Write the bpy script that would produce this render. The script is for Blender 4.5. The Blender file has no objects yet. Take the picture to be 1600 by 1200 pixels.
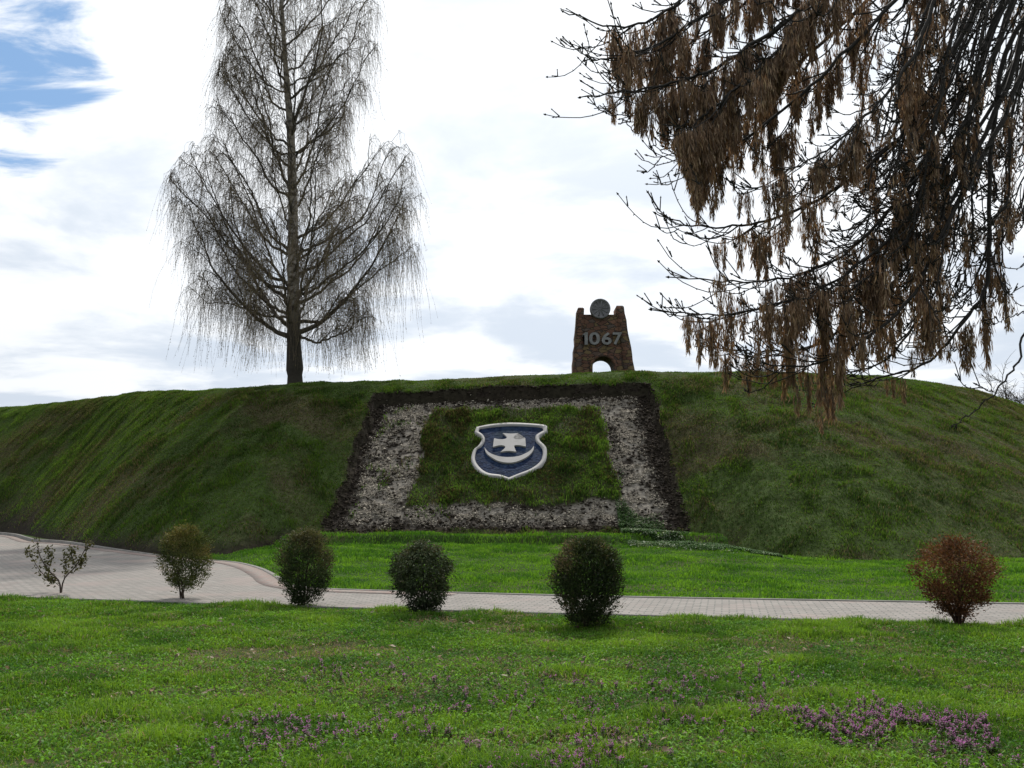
import bpy, math
import numpy as np
from mathutils import Vector, Matrix

# ------------------------------------------------------------------ camera, sky, sun, exposure
sc = bpy.context.scene
COL = sc.collection
EYE = np.array([0.0, 0.0, 1.6])
F = 1500.0                      # focal length in pixels of the 1600 px wide photograph
PITCH = math.atan(180 / F)
cam = bpy.data.cameras.new('camera')
cam.sensor_width = 36
cam.lens = 36 * F / 1600
cam.clip_start = 0.1
cam.clip_end = 6000
co = bpy.data.objects.new('camera', cam)
COL.objects.link(co)
co.location = EYE
co.rotation_euler = (math.pi / 2 + PITCH, 0, 0)
sc.camera = co
sc.render.resolution_x, sc.render.resolution_y = 1024, 768
sc.view_settings.view_transform = 'Standard'
sc.view_settings.look = 'None'
sc.view_settings.exposure = 0.0
sc.view_settings.gamma = 1
sc.cycles.max_bounces = 6
sc.cycles.diffuse_bounces = 3
sc.cycles.transmission_bounces = 4
sc.cycles.transparent_max_bounces = 4

SUN_AZ, SUN_EL = math.radians(7), math.radians(48)
SUN_D = np.array([math.sin(SUN_AZ) * math.cos(SUN_EL), math.cos(SUN_AZ) * math.cos(SUN_EL), math.sin(SUN_EL)])
sl = bpy.data.lights.new('sun', 'SUN')
sl.energy = 3.8
sl.angle = math.radians(1.0)
sl.color = (1, 0.95, 0.87)
so = bpy.data.objects.new('sun', sl)
COL.objects.link(so)
so.rotation_euler = Vector(-SUN_D).to_track_quat('-Z', 'Y').to_euler()


class NT:
    """small helper to write node trees"""
    def __init__(s, tree):
        s.t = tree
        s.n = tree.nodes
        s.n.clear()

    def add(s, typ, ins=None, **props):
        nd = s.n.new(typ)
        for k, v in props.items():
            setattr(nd, k, v)
        for k, v in (ins or {}).items():
            s.put(nd.inputs[k], v)
        return nd

    def put(s, sock, v):
        if isinstance(v, bpy.types.NodeSocket):
            s.t.links.new(v, sock)
        else:
            sock.default_value = v

    def m(s, op, a, b=0.0, c=0.0):
        nd = s.n.new('ShaderNodeMath')
        nd.operation = op
        for i, v in enumerate((a, b, c)):
            s.put(nd.inputs[i], v)
        return nd.outputs[0]

    def vm(s, op, a, b=(0, 0, 0)):
        nd = s.n.new('ShaderNodeVectorMath')
        nd.operation = op
        s.put(nd.inputs[0], a)
        s.put(nd.inputs[1], b)
        return nd.outputs['Value'] if op == 'DOT_PRODUCT' else nd.outputs[0]

    def smooth(s, v, a, b, lo=0.0, hi=1.0):
        nd = s.n.new('ShaderNodeMapRange')
        nd.interpolation_type = 'SMOOTHSTEP'
        for i, x in enumerate((v, a, b, lo, hi)):
            s.put(nd.inputs[i], x)
        return nd.outputs[0]

    def mix(s, f, a, b):
        nd = s.n.new('ShaderNodeMix')
        nd.data_type = 'RGBA'
        s.put(nd.inputs[0], f)
        for i, v in ((6, a), (7, b)):
            if isinstance(v, tuple):
                v = (*v[:3], 1)
            s.put(nd.inputs[i], v)
        return nd.outputs[2]

    def noise(s, vec, scale, detail=4, rough=0.55, dist=0.0):
        nd = s.add('ShaderNodeTexNoise', {'Scale': scale, 'Detail': detail, 'Roughness': rough, 'Distortion': dist})
        if vec is not None:
            s.put(nd.inputs['Vector'], vec)
        return nd.outputs['Fac']


def pdir(px, py):
    """direction of the ray through a pixel of the photograph"""
    a, b = (px - 800) / F, (600 - py) / F
    c, s_ = math.cos(PITCH), math.sin(PITCH)
    return np.array([a, c - b * s_, s_ + b * c])


w = bpy.data.worlds.new('World')
sc.world = w
w.use_nodes = True
N = NT(w.node_tree)
sky = N.add('ShaderNodeTexSky', sky_type='NISHITA', sun_disc=False, sun_elevation=SUN_EL, sun_rotation=SUN_AZ,
            air_density=1.0, dust_density=1.0, ozone_density=1.5)
tc = N.add('ShaderNodeTexCoord').outputs['Generated']
dn = N.vm('NORMALIZE', tc)
sp = N.add('ShaderNodeSeparateXYZ', {0: dn})
den = N.m('ADD', N.m('MAXIMUM', sp.outputs[2], 0.0), 0.13)
pl = N.add('ShaderNodeCombineXYZ', {0: N.m('DIVIDE', sp.outputs[0], den), 1: N.m('DIVIDE', sp.outputs[1], den), 2: 3.3}).outputs[0]
n1 = N.noise(N.vm('MULTIPLY', pl, (0.75, 1.5, 1.0)), 4.2, 9, 0.60, 0.35)
n2 = N.noise(N.vm('ADD', pl, (7.3, 2.1, 5.0)), 1.7, 9, 0.55, 0.25)
# opening in the cloud towards the upper left
dl = pdir(-30, 75)
dl = dl / np.linalg.norm(dl)
gap = N.smooth(N.vm('DOT_PRODUCT', dn, tuple(dl)), math.cos(math.radians(8.5)), math.cos(math.radians(3.0)))
cover = N.smooth(N.m('SUBTRACT', n1, N.m('MULTIPLY', gap, 0.38)), 0.06, 0.26)
sd = N.vm('DOT_PRODUCT', dn, tuple(SUN_D))
glow = N.smooth(sd, 0.35, 0.97)
elev = N.smooth(sp.outputs[2], 0.10, 0.42)
lit = N.m('ADD', N.m('MULTIPLY', elev, 0.42), N.smooth(n2, 0.36, 0.66))
ccol = N.mix(N.smooth(lit, 0.0, 0.95), (0.62, 0.69, 0.785), (0.90, 0.93, 0.965))
bright = N.m('ADD', N.m('ADD', 0.54, N.m('MULTIPLY', N.smooth(sd, -0.6, 0.55), 0.43)), N.m('MULTIPLY', glow, 0.28))
STR = 0.09
cc = N.add('ShaderNodeVectorMath', {0: ccol, 'Scale': N.m('DIVIDE', bright, STR)}, operation='SCALE').outputs[0]
skc = N.add('ShaderNodeVectorMath', {0: N.mix(0.55, sky.outputs[0], (3.0, 6.0, 10.6)), 'Scale': 1.0}, operation='SCALE').outputs[0]
bg = N.add('ShaderNodeBackground', {0: N.mix(cover, skc, cc), 1: STR})
N.t.links.new(bg.outputs[0], N.add('ShaderNodeOutputWorld').inputs[0])

# ------------------------------------------------------------------ helpers
R = np.random.default_rng(7)


def hsh(ix, iy, seed):
    v = np.sin(ix * 127.1 + iy * 311.7 + seed * 74.7) * 43758.5453
    return v - np.floor(v)


def vnoise(x, y, seed=0):
    x = np.asarray(x, float); y = np.asarray(y, float)
    ix, iy = np.floor(x), np.floor(y)
    fx, fy = x - ix, y - iy
    fx = fx * fx * (3 - 2 * fx); fy = fy * fy * (3 - 2 * fy)
    a, b = hsh(ix, iy, seed), hsh(ix + 1, iy, seed)
    c, d = hsh(ix, iy + 1, seed), hsh(ix + 1, iy + 1, seed)
    return (a * (1 - fx) + b * fx) * (1 - fy) + (c * (1 - fx) + d * fx) * fy


def fbm(x, y, o=4, seed=0):
    s_, a, t = 0, 1, 0
    for k in range(o):
        s_ = s_ + a * vnoise(np.asarray(x) * 2 ** k, np.asarray(y) * 2 ** k, seed + k * 13)
        t += a; a *= 0.5
    return s_ / t


def ss(a, b, x):
    t = np.clip((np.asarray(x, float) - a) / (b - a), 0, 1)
    return t * t * (3 - 2 * t)


def softmin(a, b, k):
    hh = np.clip(0.5 + 0.5 * (b - a) / k, 0, 1)
    return b * (1 - hh) + a * hh - k * hh * (1 - hh)


class MB:
    """collects vertices, faces and vertex colours and links them as one mesh object"""
    def __init__(s):
        s.V, s.F, s.C, s.n = [], [], [], 0

    def add(s, V, F, col=(1, 1, 1)):
        V = np.asarray(V, float).reshape(-1, 3)
        for f in (F if isinstance(F, list) else [F]):
            f = np.asarray(f, int)
            if f.size:
                s.F.append(f + s.n)
        c = np.asarray(col, float)
        s.C.append(np.broadcast_to(c, (len(V), 3)))
        s.V.append(V)
        s.n += len(V)

    def tube(s, P, rad, sides=5, col=(1, 1, 1), cap=True):
        P = np.asarray(P, float)
        n = len(P)
        rad = np.broadcast_to(np.asarray(rad, float), (n,))
        T = np.gradient(P, axis=0)
        T /= np.linalg.norm(T, axis=1)[:, None] + 1e-12
        mt = np.abs(T.mean(0))
        ref = np.eye(3)[int(np.argmin(mt))]
        A = np.cross(T, ref); A /= np.linalg.norm(A, axis=1)[:, None] + 1e-12
        B = np.cross(T, A)
        an = np.arange(sides) / sides * 2 * math.pi
        V = P[:, None] + rad[:, None, None] * (A[:, None] * np.cos(an)[None, :, None] + B[:, None] * np.sin(an)[None, :, None])
        i = np.arange(n - 1)[:, None] * sides
        j = np.arange(sides)[None]
        k = (j + 1) % sides
        Fq = np.stack([i + j, i + k, i + sides + k, i + sides + j], -1).reshape(-1, 4)
        fs = [Fq]
        if cap:
            if sides == 3:
                fs += [np.array([[2, 1, 0], [(n - 1) * 3, (n - 1) * 3 + 1, (n - 1) * 3 + 2]])]
            else:
                fs += [np.array([list(range(sides))[::-1], [(n - 1) * sides + q for q in range(sides)]])]
        c = np.asarray(col, float)
        if c.ndim == 2:
            c = np.repeat(c, sides, 0)
        s.add(V.reshape(-1, 3), fs, c)

    def build(s, name, mat, parent=None, smooth=False):
        V = np.concatenate(s.V)
        me = bpy.data.meshes.new(name)
        starts, tot, loops = [], [], []
        p = 0
        for f in s.F:
            k = f.shape[1]
            loops.append(f.ravel())
            starts.append(p + np.arange(len(f)) * k)
            tot.append(np.full(len(f), k))
            p += f.size
        loops = np.concatenate(loops); starts = np.concatenate(starts); tot = np.concatenate(tot)
        me.vertices.add(len(V)); me.vertices.foreach_set('co', V.ravel())
        me.loops.add(len(loops)); me.loops.foreach_set('vertex_index', loops)
        me.polygons.add(len(starts)); me.polygons.foreach_set('loop_start', starts)
        me.update(calc_edges=True)
        C = np.concatenate(s.C)
        at = me.color_attributes.new('col', 'FLOAT_COLOR', 'POINT')
        at.data.foreach_set('color', np.c_[C, np.ones(len(C))].ravel())
        if smooth:
            me.polygons.foreach_set('use_smooth', np.ones(len(starts), bool))
        me.validate()
        if mat:
            me.materials.append(mat)
        o = bpy.data.objects.new(name, me)
        COL.objects.link(o)
        if parent:
            o.parent = parent
            o.matrix_parent_inverse = Matrix.Translation(-parent.location)
        return o


def empty(name, loc):
    o = bpy.data.objects.new(name, None)
    o.location = loc
    o.empty_display_size = 0.2
    COL.objects.link(o)
    return o


def tag(o, label=None, cat=None, group=None, kind=None):
    for k, v in (('label', label), ('category', cat), ('group', group), ('kind', kind)):
        if v:
            o[k] = v
    return o


def bez(p, n):
    """Catmull-Rom through the points p"""
    p = np.asarray(p, float)
    q = np.vstack([2 * p[0] - p[1], p, 2 * p[-1] - p[-2]])
    t = np.linspace(0, len(p) - 1 - 1e-9, n)
    i = t.astype(int); u = (t - i)[:, None]
    a, b, c, d = q[i], q[i + 1], q[i + 2], q[i + 3]
    return 0.5 * ((2 * b) + (c - a) * u + (2 * a - 5 * b + 4 * c - d) * u ** 2 + (3 * b - a - 3 * c + d) * u ** 3)


def at(px, py, Y):
    d = pdir(px, py)
    return EYE + d * (Y / d[1])


# ------------------------------------------------------------------ materials
def new_mat(name):
    m = bpy.data.materials.new(name)
    m.use_nodes = True
    t = NT(m.node_tree)
    out = t.add('ShaderNodeOutputMaterial')
    return m, t, out


def leaf_mat(name, trans=0.35, gloss=0.06, rough=0.45, tint=(1.15, 1.1, 0.6)):
    """colour attribute of the leaf, light passing through it, a little sheen"""
    m, t, out = new_mat(name)
    c = t.add('ShaderNodeAttribute', attribute_name='col').outputs['Color']
    tr = t.vm('MULTIPLY', c, tint)
    d = t.add('ShaderNodeBsdfDiffuse', {0: c})
    l = t.add('ShaderNodeBsdfTranslucent', {0: tr})
    x = t.add('ShaderNodeMixShader', {0: trans, 1: d.outputs[0], 2: l.outputs[0]})
    g = t.add('ShaderNodeBsdfGlossy', {0: (1, 1, 1, 1), 'Roughness': rough})
    y = t.add('ShaderNodeMixShader', {0: gloss, 1: x.outputs[0], 2: g.outputs[0]})
    t.put(out.inputs[0], y.outputs[0])
    return m


def princ(t, out, col, rough=0.8, bump=None, bs=0.3, bd=0.02, spec=0.3):
    b = t.add('ShaderNodeBsdfPrincipled', {'Base Color': col if not isinstance(col, tuple) else (*col, 1), 'Roughness': rough, 'Specular IOR Level': spec})
    if bump is not None:
        bm_ = t.add('ShaderNodeBump', {'Strength': bs, 'Distance': bd, 'Height': bump})
        t.put(b.inputs['Normal'], bm_.outputs[0])
    t.put(out.inputs[0], b.outputs[0])
    return b


def attr_mat(name, rough=0.85, nscale=30, namp=0.5, bs=0.5, bd=0.01, spec=0.2):
    m, t, out = new_mat(name)
    c = t.add('ShaderNodeAttribute', attribute_name='col').outputs['Color']
    pos = t.add('ShaderNodeNewGeometry').outputs['Position']
    n = t.noise(pos, nscale, 5, 0.6)
    k = t.smooth(n, 0.2, 0.8, 1 - namp, 1 + namp)
    cv = t.add('ShaderNodeVectorMath', {0: c, 'Scale': k}, operation='SCALE').outputs[0]
    princ(t, out, cv, rough, n, bs, bd, spec)
    return m


M_GRASS = leaf_mat('grass_blade', 0.42, 0.012, 0.5)
M_HGRASS = leaf_mat('bank_grass_blade', 0.40, 0.006, 0.6, (1.1, 1.1, 0.7))
M_LEAF = leaf_mat('shrub_leaf', 0.22, 0.015, 0.5)
M_FLOWER = leaf_mat('flower_petal', 0.3, 0.02, 0.5, (1, 1, 1))
M_KEYS = leaf_mat('dry_seed', 0.30, 0.03, 0.5, (1.2, 1.0, 0.75))
M_CROWN = leaf_mat('fine_twigs', 0.3, 0.01, 0.6, (1, 1, 0.9))
M_TWIG = attr_mat('twig_bark', 0.8, 40, 0.35, 0.3, 0.004)
M_SOIL = attr_mat('soil', 0.95, 9, 0.55, 0.9, 0.06, 0.1)
M_STONE = attr_mat('stone_chips', 0.9, 25, 0.3, 0.4, 0.01, 0.2)
M_EARTH = attr_mat('earth_under_grass', 1.0, 6, 0.5, 0.8, 0.05, 0.05)

# ------------------------------------------------------------------ the lie of the land
XB = [-90, -70, -48, -32, -26, -22.4, -16.2, -10.5, -7.9, -6.4, 5.6, 7.6, 10.5, 16, 22, 30, 45, 60]
YB = [86, 75, 62, 52.5, 48.5, 44.5, 35.6, 28.4, 27.2, 29.3, 29.5, 25.8, 24.6, 26.5, 31, 42, 66, 95]
XC = [-90, -70, -48, -32, -22.4, -16.2, -10.5, -6, 0, 6, 9, 12, 16, 22, 30, 45, 60]
YC = [98, 87, 73, 62, 53.5, 45.5, 38.8, 37.4, 37.4, 37.4, 37.4, 38.2, 40.5, 45.5, 56, 82, 110]
CREST = [(-250, 655), (-100, 645), (0, 637), (100, 628), (200, 614), (300, 611), (400, 605), (460, 600), (600, 597), (800, 588), (900, 584), (1000, 581),
         (1100, 582), (1300, 585), (1420, 592), (1500, 605), (1560, 622), (1600, 635), (1680, 665), (1800, 700)]


NEAR = [(-60, 28.8), (-30, 21.0), (-14, 17.3), (-8.5, 15.95), (-3.0, 14.45), (0, 13.72), (3.2, 13.05), (6.56, 12.3), (12, 11.0), (24, 8.0)]
FAR = [(24, 11.6), (12, 13.9), (7.85, 14.7), (2.1, 15.7), (-1.0, 16.45), (-3.2, 17.1), (-3.9, 17.7), (-4.4, 18.6), (-4.9, 20), (-5.7, 22.0), (-6.5, 23.6), (-7.2, 24.6), (-8.3, 25.6),
       (-10.4, 27.9), (-13.0, 31.0), (-15.8, 34.4), (-17.7, 36.0), (-19.0, 37.9), (-22.0, 42.3), (-27, 47.0), (-34, 52.0), (-60, 66)]
FAR_X, FAR_Y = np.array(FAR, float)[::-1].T


def ground(x, y):
    past = ss(0.2, 2.0, y - np.interp(x, FAR_X, FAR_Y))
    mx = ss(-9, -6, x) * (1 - ss(5.8, 8.2, x)) * past
    g = (0.25 * ss(19, 28.0, y) + 0.28 * ss(28.2, 28.6, y + 0.5 * (fbm(x * 0.7, y * 0.7, 3, 5) - 0.5))) * mx
    near = 1 - ss(-1.2, -0.2, y - (13.8 - 0.245 * x))
    far = past * ss(-8.5, -6.0, x)
    return g + near * 0.11 * (fbm(x * 0.8, y * 0.8, 4, 3) - 0.45) + near * 0.04 + far * 0.10 * (fbm(x * 0.8, y * 0.8, 4, 4) - 0.3)


AZ = np.array([pdir(px, py)[0] / pdir(px, py)[1] for px, py in CREST])
EL = np.array([pdir(px, py)[2] / pdir(px, py)[1] for px, py in CREST])
ZC = np.full(len(AZ), 6.6)


def hill_base(x, y):
    yb, yc = np.interp(x, XB, YB), np.interp(x, XC, YC)
    zc = np.interp(x / np.maximum(y, 1), AZ, ZC)
    zb = ground(x, yb)
    line = zb + (zc - zb) * (y - yb) / (yc - yb)
    top = zc + 0.09 * np.clip(y - yc, -20, 11)
    z = softmin(line, top, 0.9)
    return z - 9 * ss(95, 130, y)


for it in range(14):
    ys = np.linspace(24, 70, 900)
    for i in range(len(AZ)):
        e = (hill_base(AZ[i] * ys, ys) - EYE[2]) / ys
        j = int(np.argmax(e))
        if 0 <= CREST[i][0] <= 1600:
            ZC[i] += (EL[i] - e[j]) * ys[j]
    ZC[:2], ZC[-2:] = ZC[2], ZC[-3] + 0.1

# frame of the planted bed cut into the slope
PT0, PT1 = 0.03, 0.905


def slope_t(x, y):
    return (y - np.interp(x, XB, YB)) / (np.interp(x, XC, YC) - np.interp(x, XB, YB))


def bed_mask(x, y, grow=0.0):
    """1 inside the cut bed, 0 outside, ragged edge"""
    t = slope_t(x, y)
    wob = 0.35 * (fbm(x * 1.6, y * 1.6, 3, 21) - 0.5)
    xl = np.interp(t, [0, 1], [-5.60, -5.15]) - 0.15 * ss(0.35, 0.0, t) + wob
    xr = np.interp(t, [0, 1], [5.30, 5.30]) + wob
    dx = np.minimum(x - xl, xr - x) + grow
    dy = np.minimum(t - PT0, PT1 - t) * 8.0 + grow + 0.5 * wob
    return ss(-0.03, 0.09, np.minimum(dx, dy))


def hill(x, y):
    z = hill_base(x, y)
    b = bed_mask(x, y)
    t = np.clip(slope_t(x, y), 0, 1)
    n = ((0.26 - 0.17 * ss(-8, -14, x)) * (fbm(x * 0.5 + 0.25 * y, y * 0.5, 3, 31) - 0.5) + (0.16 - 0.10 * ss(-8, -14, x)) * (fbm(x * 2.1, y * 2.1, 3, 32) - 0.5)) * ss(-0.2, 0.1, slope_t(x, y)) * (1 - 0.65 * ss(0.85, 1.0, t))
    bed = -(0.12 + 0.33 * t ** 2) + 0.10 * (fbm(x * 3, y * 3, 3, 33) - 0.5)
    return z + n * (1 - b) + bed * b


def H(x, y):
    return np.maximum(ground(x, y), hill(x, y))


def hit(px, py):
    d = pdir(px, py)
    ys = np.linspace(3.5, 75, 7000)
    P = EYE + d[None] * (ys / d[1])[:, None]
    below = P[:, 2] < H(P[:, 0], P[:, 1])
    return P[int(np.argmax(below))] if below.any() else None


# ground: one sheet to the horizon
def axis(a, b, step, far_lo, far_hi):
    core = np.arange(a, b + 1e-6, step)
    lo = a - np.geomspace(step, a - far_lo, 22)[::-1]
    hi = b + np.geomspace(step, far_hi - b, 22)
    return np.r_[lo, core, hi]


def grid_mesh(gx, gy, zf, keep=None):
    X, Y = np.meshgrid(gx, gy)
    Z = zf(X, Y)
    V = np.stack([X, Y, Z], -1).reshape(-1, 3)
    nx, ny = len(gx), len(gy)
    i = (np.arange(ny - 1)[:, None] * nx + np.arange(nx - 1)[None])
    Fq = np.stack([i, i + 1, i + nx + 1, i + nx], -1).reshape(-1, 4)
    if keep is not None:
        Fq = Fq[keep(X, Y, Z).ravel()[Fq].mean(1) > 0.5]
        used = np.unique(Fq)
        mp = np.zeros(len(V), int); mp[used] = np.arange(len(used))
        V, Fq = V[used], mp[Fq]
    return V, Fq


def earth_col(x, y, dry):
    n = fbm(x * 1.7, y * 1.7, 4, 51)[:, None]
    g = np.array([0.034, 0.066, 0.015]) * (0.7 + 0.6 * n)
    d = np.array([0.070, 0.058, 0.036]) * (0.7 + 0.6 * n)
    return g * (1 - dry[:, None]) + d * dry[:, None]


V, Fq = grid_mesh(axis(-15, 15, 0.07, -2500, 2500), axis(3, 30, 0.07, -60, 4500), lambda X, Y: ground(X, Y) - 0.006)
b = MB()
b.add(V, Fq, earth_col(V[:, 0], V[:, 1], 0.6 * ss(0.5, 0.72, fbm(V[:, 0] * 0.9, V[:, 1] * 0.9, 4, 8))))
tag(b.build('ground', M_EARTH, smooth=True), kind='structure')

# hill and the bare bed in its face
hgx = np.r_[np.arange(-88, -36, 0.8), np.arange(-36, -15, 0.25), np.arange(-15, 15, 0.1), np.arange(15, 30, 0.25), np.arange(30, 60, 0.8)]
hgy = np.r_[np.arange(23.5, 42, 0.1), np.arange(42, 66, 0.4), np.arange(66, 132, 2.0)]


def dry_hill(x, y):
    d = ss(0.42, 0.68, fbm(x * 0.33 + 3, y * 0.5 + 0.25 * x, 4, 61))
    return np.clip(d + 0.35 * ss(9, 15, x) - 0.5 * ss(0.78, 1.0, slope_t(x, y)), 0, 1)


V, Fq = grid_mesh(hgx, hgy, hill, lambda X, Y, Z: (Z > ground(X, Y) - 0.35) & (bed_mask(X, Y, -0.16) < 0.5))
b = MB()
b.add(V, Fq, earth_col(V[:, 0], V[:, 1], 0.25 + 0.6 * dry_hill(V[:, 0], V[:, 1])))
# raw soil rim round the bed and at the toe by the paving
c = b.C[0].copy()
rim = bed_mask(V[:, 0], V[:, 1], 0.18) * 0.95
toe = np.exp(-((slope_t(V[:, 0], V[:, 1]) - 0.0) / (0.06 + 0.16 * ss(-19, -23, V[:, 0]))) ** 2) * ss(-6.2, -7.0, V[:, 0]) * ss(0.35, 0.6, fbm(V[:, 0] * 0.8, V[:, 1] * 0.8, 3, 77) + 0.25)
k = np.maximum(rim, toe)[:, None]
c = c * (1 - k) + np.array([0.022, 0.018, 0.014]) * k
b.C[0] = c
tag(b.build('hill', M_EARTH, smooth=True), kind='structure')


def inner_turf(x, y):
    t = slope_t(x, y) + 0.09 * (fbm(x * 1.2, y * 1.2, 4, 43) - 0.5)
    xw = x + 0.8 * (fbm(x * 1.3, y * 1.3, 4, 41) - 0.5)
    xl = np.interp(t, [0.15, 0.80], [-3.35, -3.05])
    return ss(-0.1, 0.12, np.minimum(np.minimum(xw - xl, 3.35 - xw), np.minimum(t - 0.165, 0.80 - t) * 8))


def chalk(x, y):
    """pale gravel ring between the turf and the soil border"""
    t = slope_t(x, y)
    xw = x + 0.5 * (fbm(x * 1.5, y * 1.5, 3, 44) - 0.5)
    xl = np.interp(t, [0.05, 0.9], [-5.30, -4.75])
    xr = np.interp(t, [0.05, 0.9], [4.90, 4.6])
    o = ss(-0.2, 0.5, np.minimum(np.minimum(xw - xl, xr - xw), np.minimum(t - 0.05, 0.885 - t) * 8))
    patch = ss(0.30, 0.62, fbm(x * 1.4, y * 1.4, 4, 45) + 0.14 + 0.03)
    return o * patch * (1 - inner_turf(x, y))


def plane_frame():
    p0 = np.array([0.0, 33.0]);
    zf = lambda X, Y: float(hill_base(np.array([X]), np.array([Y]))[0])
    o_ = np.array([0, 33.0, zf(0, 33.0)])
    dy = np.array([0, 1.0, (zf(0, 34.5) - zf(0, 31.5)) / 3.0])
    dx = np.array([1.0, 0, (zf(1.5, 33) - zf(-1.5, 33)) / 3.0])
    dx /= np.linalg.norm(dx); dy /= np.linalg.norm(dy)
    nn = np.cross(dx, dy); nn /= np.linalg.norm(nn)
    return o_, dx, dy, nn


PO, PX, PY, PN = plane_frame()
PO = PO - PN * 0.085            # surface of the recessed bed


def on_bed(zx, zy, lift=0.0):
    """point of the 10x enlargement of the emblem -> point on the bed plane"""
    d = pdir(720 + zx / 10, 650 + zy / 10)
    s_ = np.dot(PO + PN * lift - EYE, PN) / np.dot(d, PN)
    return EYE + d * s_


def closed(pts, per=6, corners=()):
    """smooth closed outline; indices in corners stay sharp"""
    pts = np.asarray(pts, float)
    n_ = len(pts)
    out = []
    for i in range(n_):
        p0, p1, p2, p3 = pts[(i - 1) % n_], pts[i], pts[(i + 1) % n_], pts[(i + 2) % n_]
        if i in corners: p0 = p1
        if (i + 1) % n_ in corners: p3 = p2
        for u in np.arange(per) / per:
            out.append(0.5 * (2 * p1 + (p2 - p0) * u + (2 * p0 - 5 * p1 + 4 * p2 - p3) * u * u + (3 * p1 - p0 - 3 * p2 + p3) * u ** 3))
    return np.array(out)


SH_OUT = closed([(245, 195), (215, 275), (300, 335), (325, 400), (270, 490), (195, 560), (165, 720), (250, 870), (390, 955), (600, 975), (750, 1030),
                 (900, 960), (1080, 900), (1225, 830), (1325, 715), (1345, 560), (1310, 480), (1235, 405), (1240, 330), (1355, 270), (1348, 180), (1240, 152), (800, 127), (480, 150)], 6, (0, 1, 10, 19, 20))
SH_IN = closed([(312, 218), (306, 262), (372, 310), (402, 392), (352, 480), (272, 535), (255, 700), (330, 815), (450, 893), (620, 925), (748, 965),
                (890, 912), (1050, 845), (1160, 770), (1235, 680), (1246, 545), (1200, 470), (1138, 398), (1145, 320), (1250, 245), (1252, 212), (1160, 190), (800, 176), (500, 195)], 6, (0, 1, 10, 19, 20))

SH_IN = SH_IN + 0.34 * (SH_OUT - SH_IN)


def lifted(poly, lift):
    return np.array([on_bed(px, py) for px, py in poly]) + PN * lift


def in_poly(x, y, poly):
    x = np.asarray(x); y = np.asarray(y)
    r = np.zeros(x.shape, bool)
    j = len(poly) - 1
    for i in range(len(poly)):
        xi, yi = poly[i][:2]; xj, yj = poly[j][:2]
        if yi != yj:
            r ^= ((yi > y) != (yj > y)) & (x < (xj - xi) * (y - yi) / (yj - yi) + xi)
        j = i
    return r


HOLE = lifted(SH_IN + 0.5 * (SH_OUT - SH_IN), 0.0)      # the emblem is let into the turf
bgx, bgy = np.arange(-7, 6.8, 0.06), np.arange(29, 38.6, 0.05)
V, Fq = grid_mesh(bgx, bgy, lambda X, Y: hill(X, Y) + 0.07 * inner_turf(X, Y) - 0.012,
                  lambda X, Y, Z: (bed_mask(X, Y, 0.02) > 0.4) & ~in_poly(X, Y, HOLE))
x, y = V[:, 0], V[:, 1]
n = fbm(x * 4, y * 4, 3, 46)[:, None]
c = np.array([0.024, 0.019, 0.015]) * (0.6 + 0.8 * n)
ck = (0.9 * chalk(x, y) * ss(0.25, 0.55, fbm(x * 5, y * 7, 3, 47)))[:, None]
c = c * (1 - ck) + np.array([0.225, 0.205, 0.175]) * ck
it_ = inner_turf(x, y)[:, None]
c = c * (1 - it_) + np.array([0.035, 0.042, 0.016]) * it_
b = MB()
b.add(V, Fq, c)
tag(b.build('soil_bed', M_SOIL, smooth=True), kind='structure')

# ------------------------------------------------------------------ paving
near_l = bez(np.c_[NEAR, np.zeros(len(NEAR))], 120)
far_l = bez(np.c_[FAR, np.zeros(len(FAR))], 160)


PAVE = np.vstack([near_l, far_l, [[-90, 70, 0], [-90, 40, 0]]])


def paver_mat():
    m, t, out = new_mat('concrete_block_paving')
    pos = t.add('ShaderNodeNewGeometry').outputs['Position']
    mp = t.add('ShaderNodeMapping', {'Vector': pos, 'Rotation': (0, 0, math.radians(12.5))}).outputs[0]
    br = t.add('ShaderNodeTexBrick', {'Vector': mp, 'Color1': (0.27, 0.245, 0.225, 1), 'Color2': (0.195, 0.175, 0.16, 1), 'Mortar': (0.085, 0.095, 0.085, 1),
                                      'Scale': 1.0, 'Mortar Size': 0.012, 'Mortar Smooth': 0.3, 'Bias': 0.0, 'Brick Width': 0.21, 'Row Height': 0.105}, offset=0.5)
    n = t.noise(pos, 0.7, 5, 0.6)
    red = t.mix(t.smooth(n, 0.50, 0.68, 0, 0.35), br.outputs[0], (0.33, 0.235, 0.21))
    dirt = t.mix(t.smooth(t.noise(pos, 0.35, 6, 0.62), 0.45, 0.72, 0, 0.40), red, (0.17, 0.16, 0.15))
    sp_ = t.mix(t.smooth(t.noise(pos, 14, 4, 0.6), 0.52, 0.75, 0, 0.45), dirt, (0.16, 0.15, 0.13))
    princ(t, out, sp_, 0.85, br.outputs['Fac'], -0.4, 0.006)
    return m


def border_mat():
    m, t, out = new_mat('red_block_paving')
    pos = t.add('ShaderNodeNewGeometry').outputs['Position']
    mp = t.add('ShaderNodeMapping', {'Vector': pos, 'Rotation': (0, 0, math.radians(57))}).outputs[0]
    br = t.add('ShaderNodeTexBrick', {'Vector': mp, 'Color1': (0.24, 0.165, 0.145, 1), 'Color2': (0.22, 0.19, 0.17, 1), 'Mortar': (0.11, 0.10, 0.09, 1),
                                      'Scale': 1.0, 'Mortar Size': 0.009, 'Brick Width': 0.21, 'Row Height': 0.105}, offset=0.5)
    n = t.noise(pos, 3, 5, 0.6)
    princ(t, out, t.mix(t.smooth(n, 0.42, 0.7, 0, 0.5), br.outputs[0], (0.24, 0.21, 0.19)), 0.85, br.outputs['Fac'], -0.4, 0.006)
    return m


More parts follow.
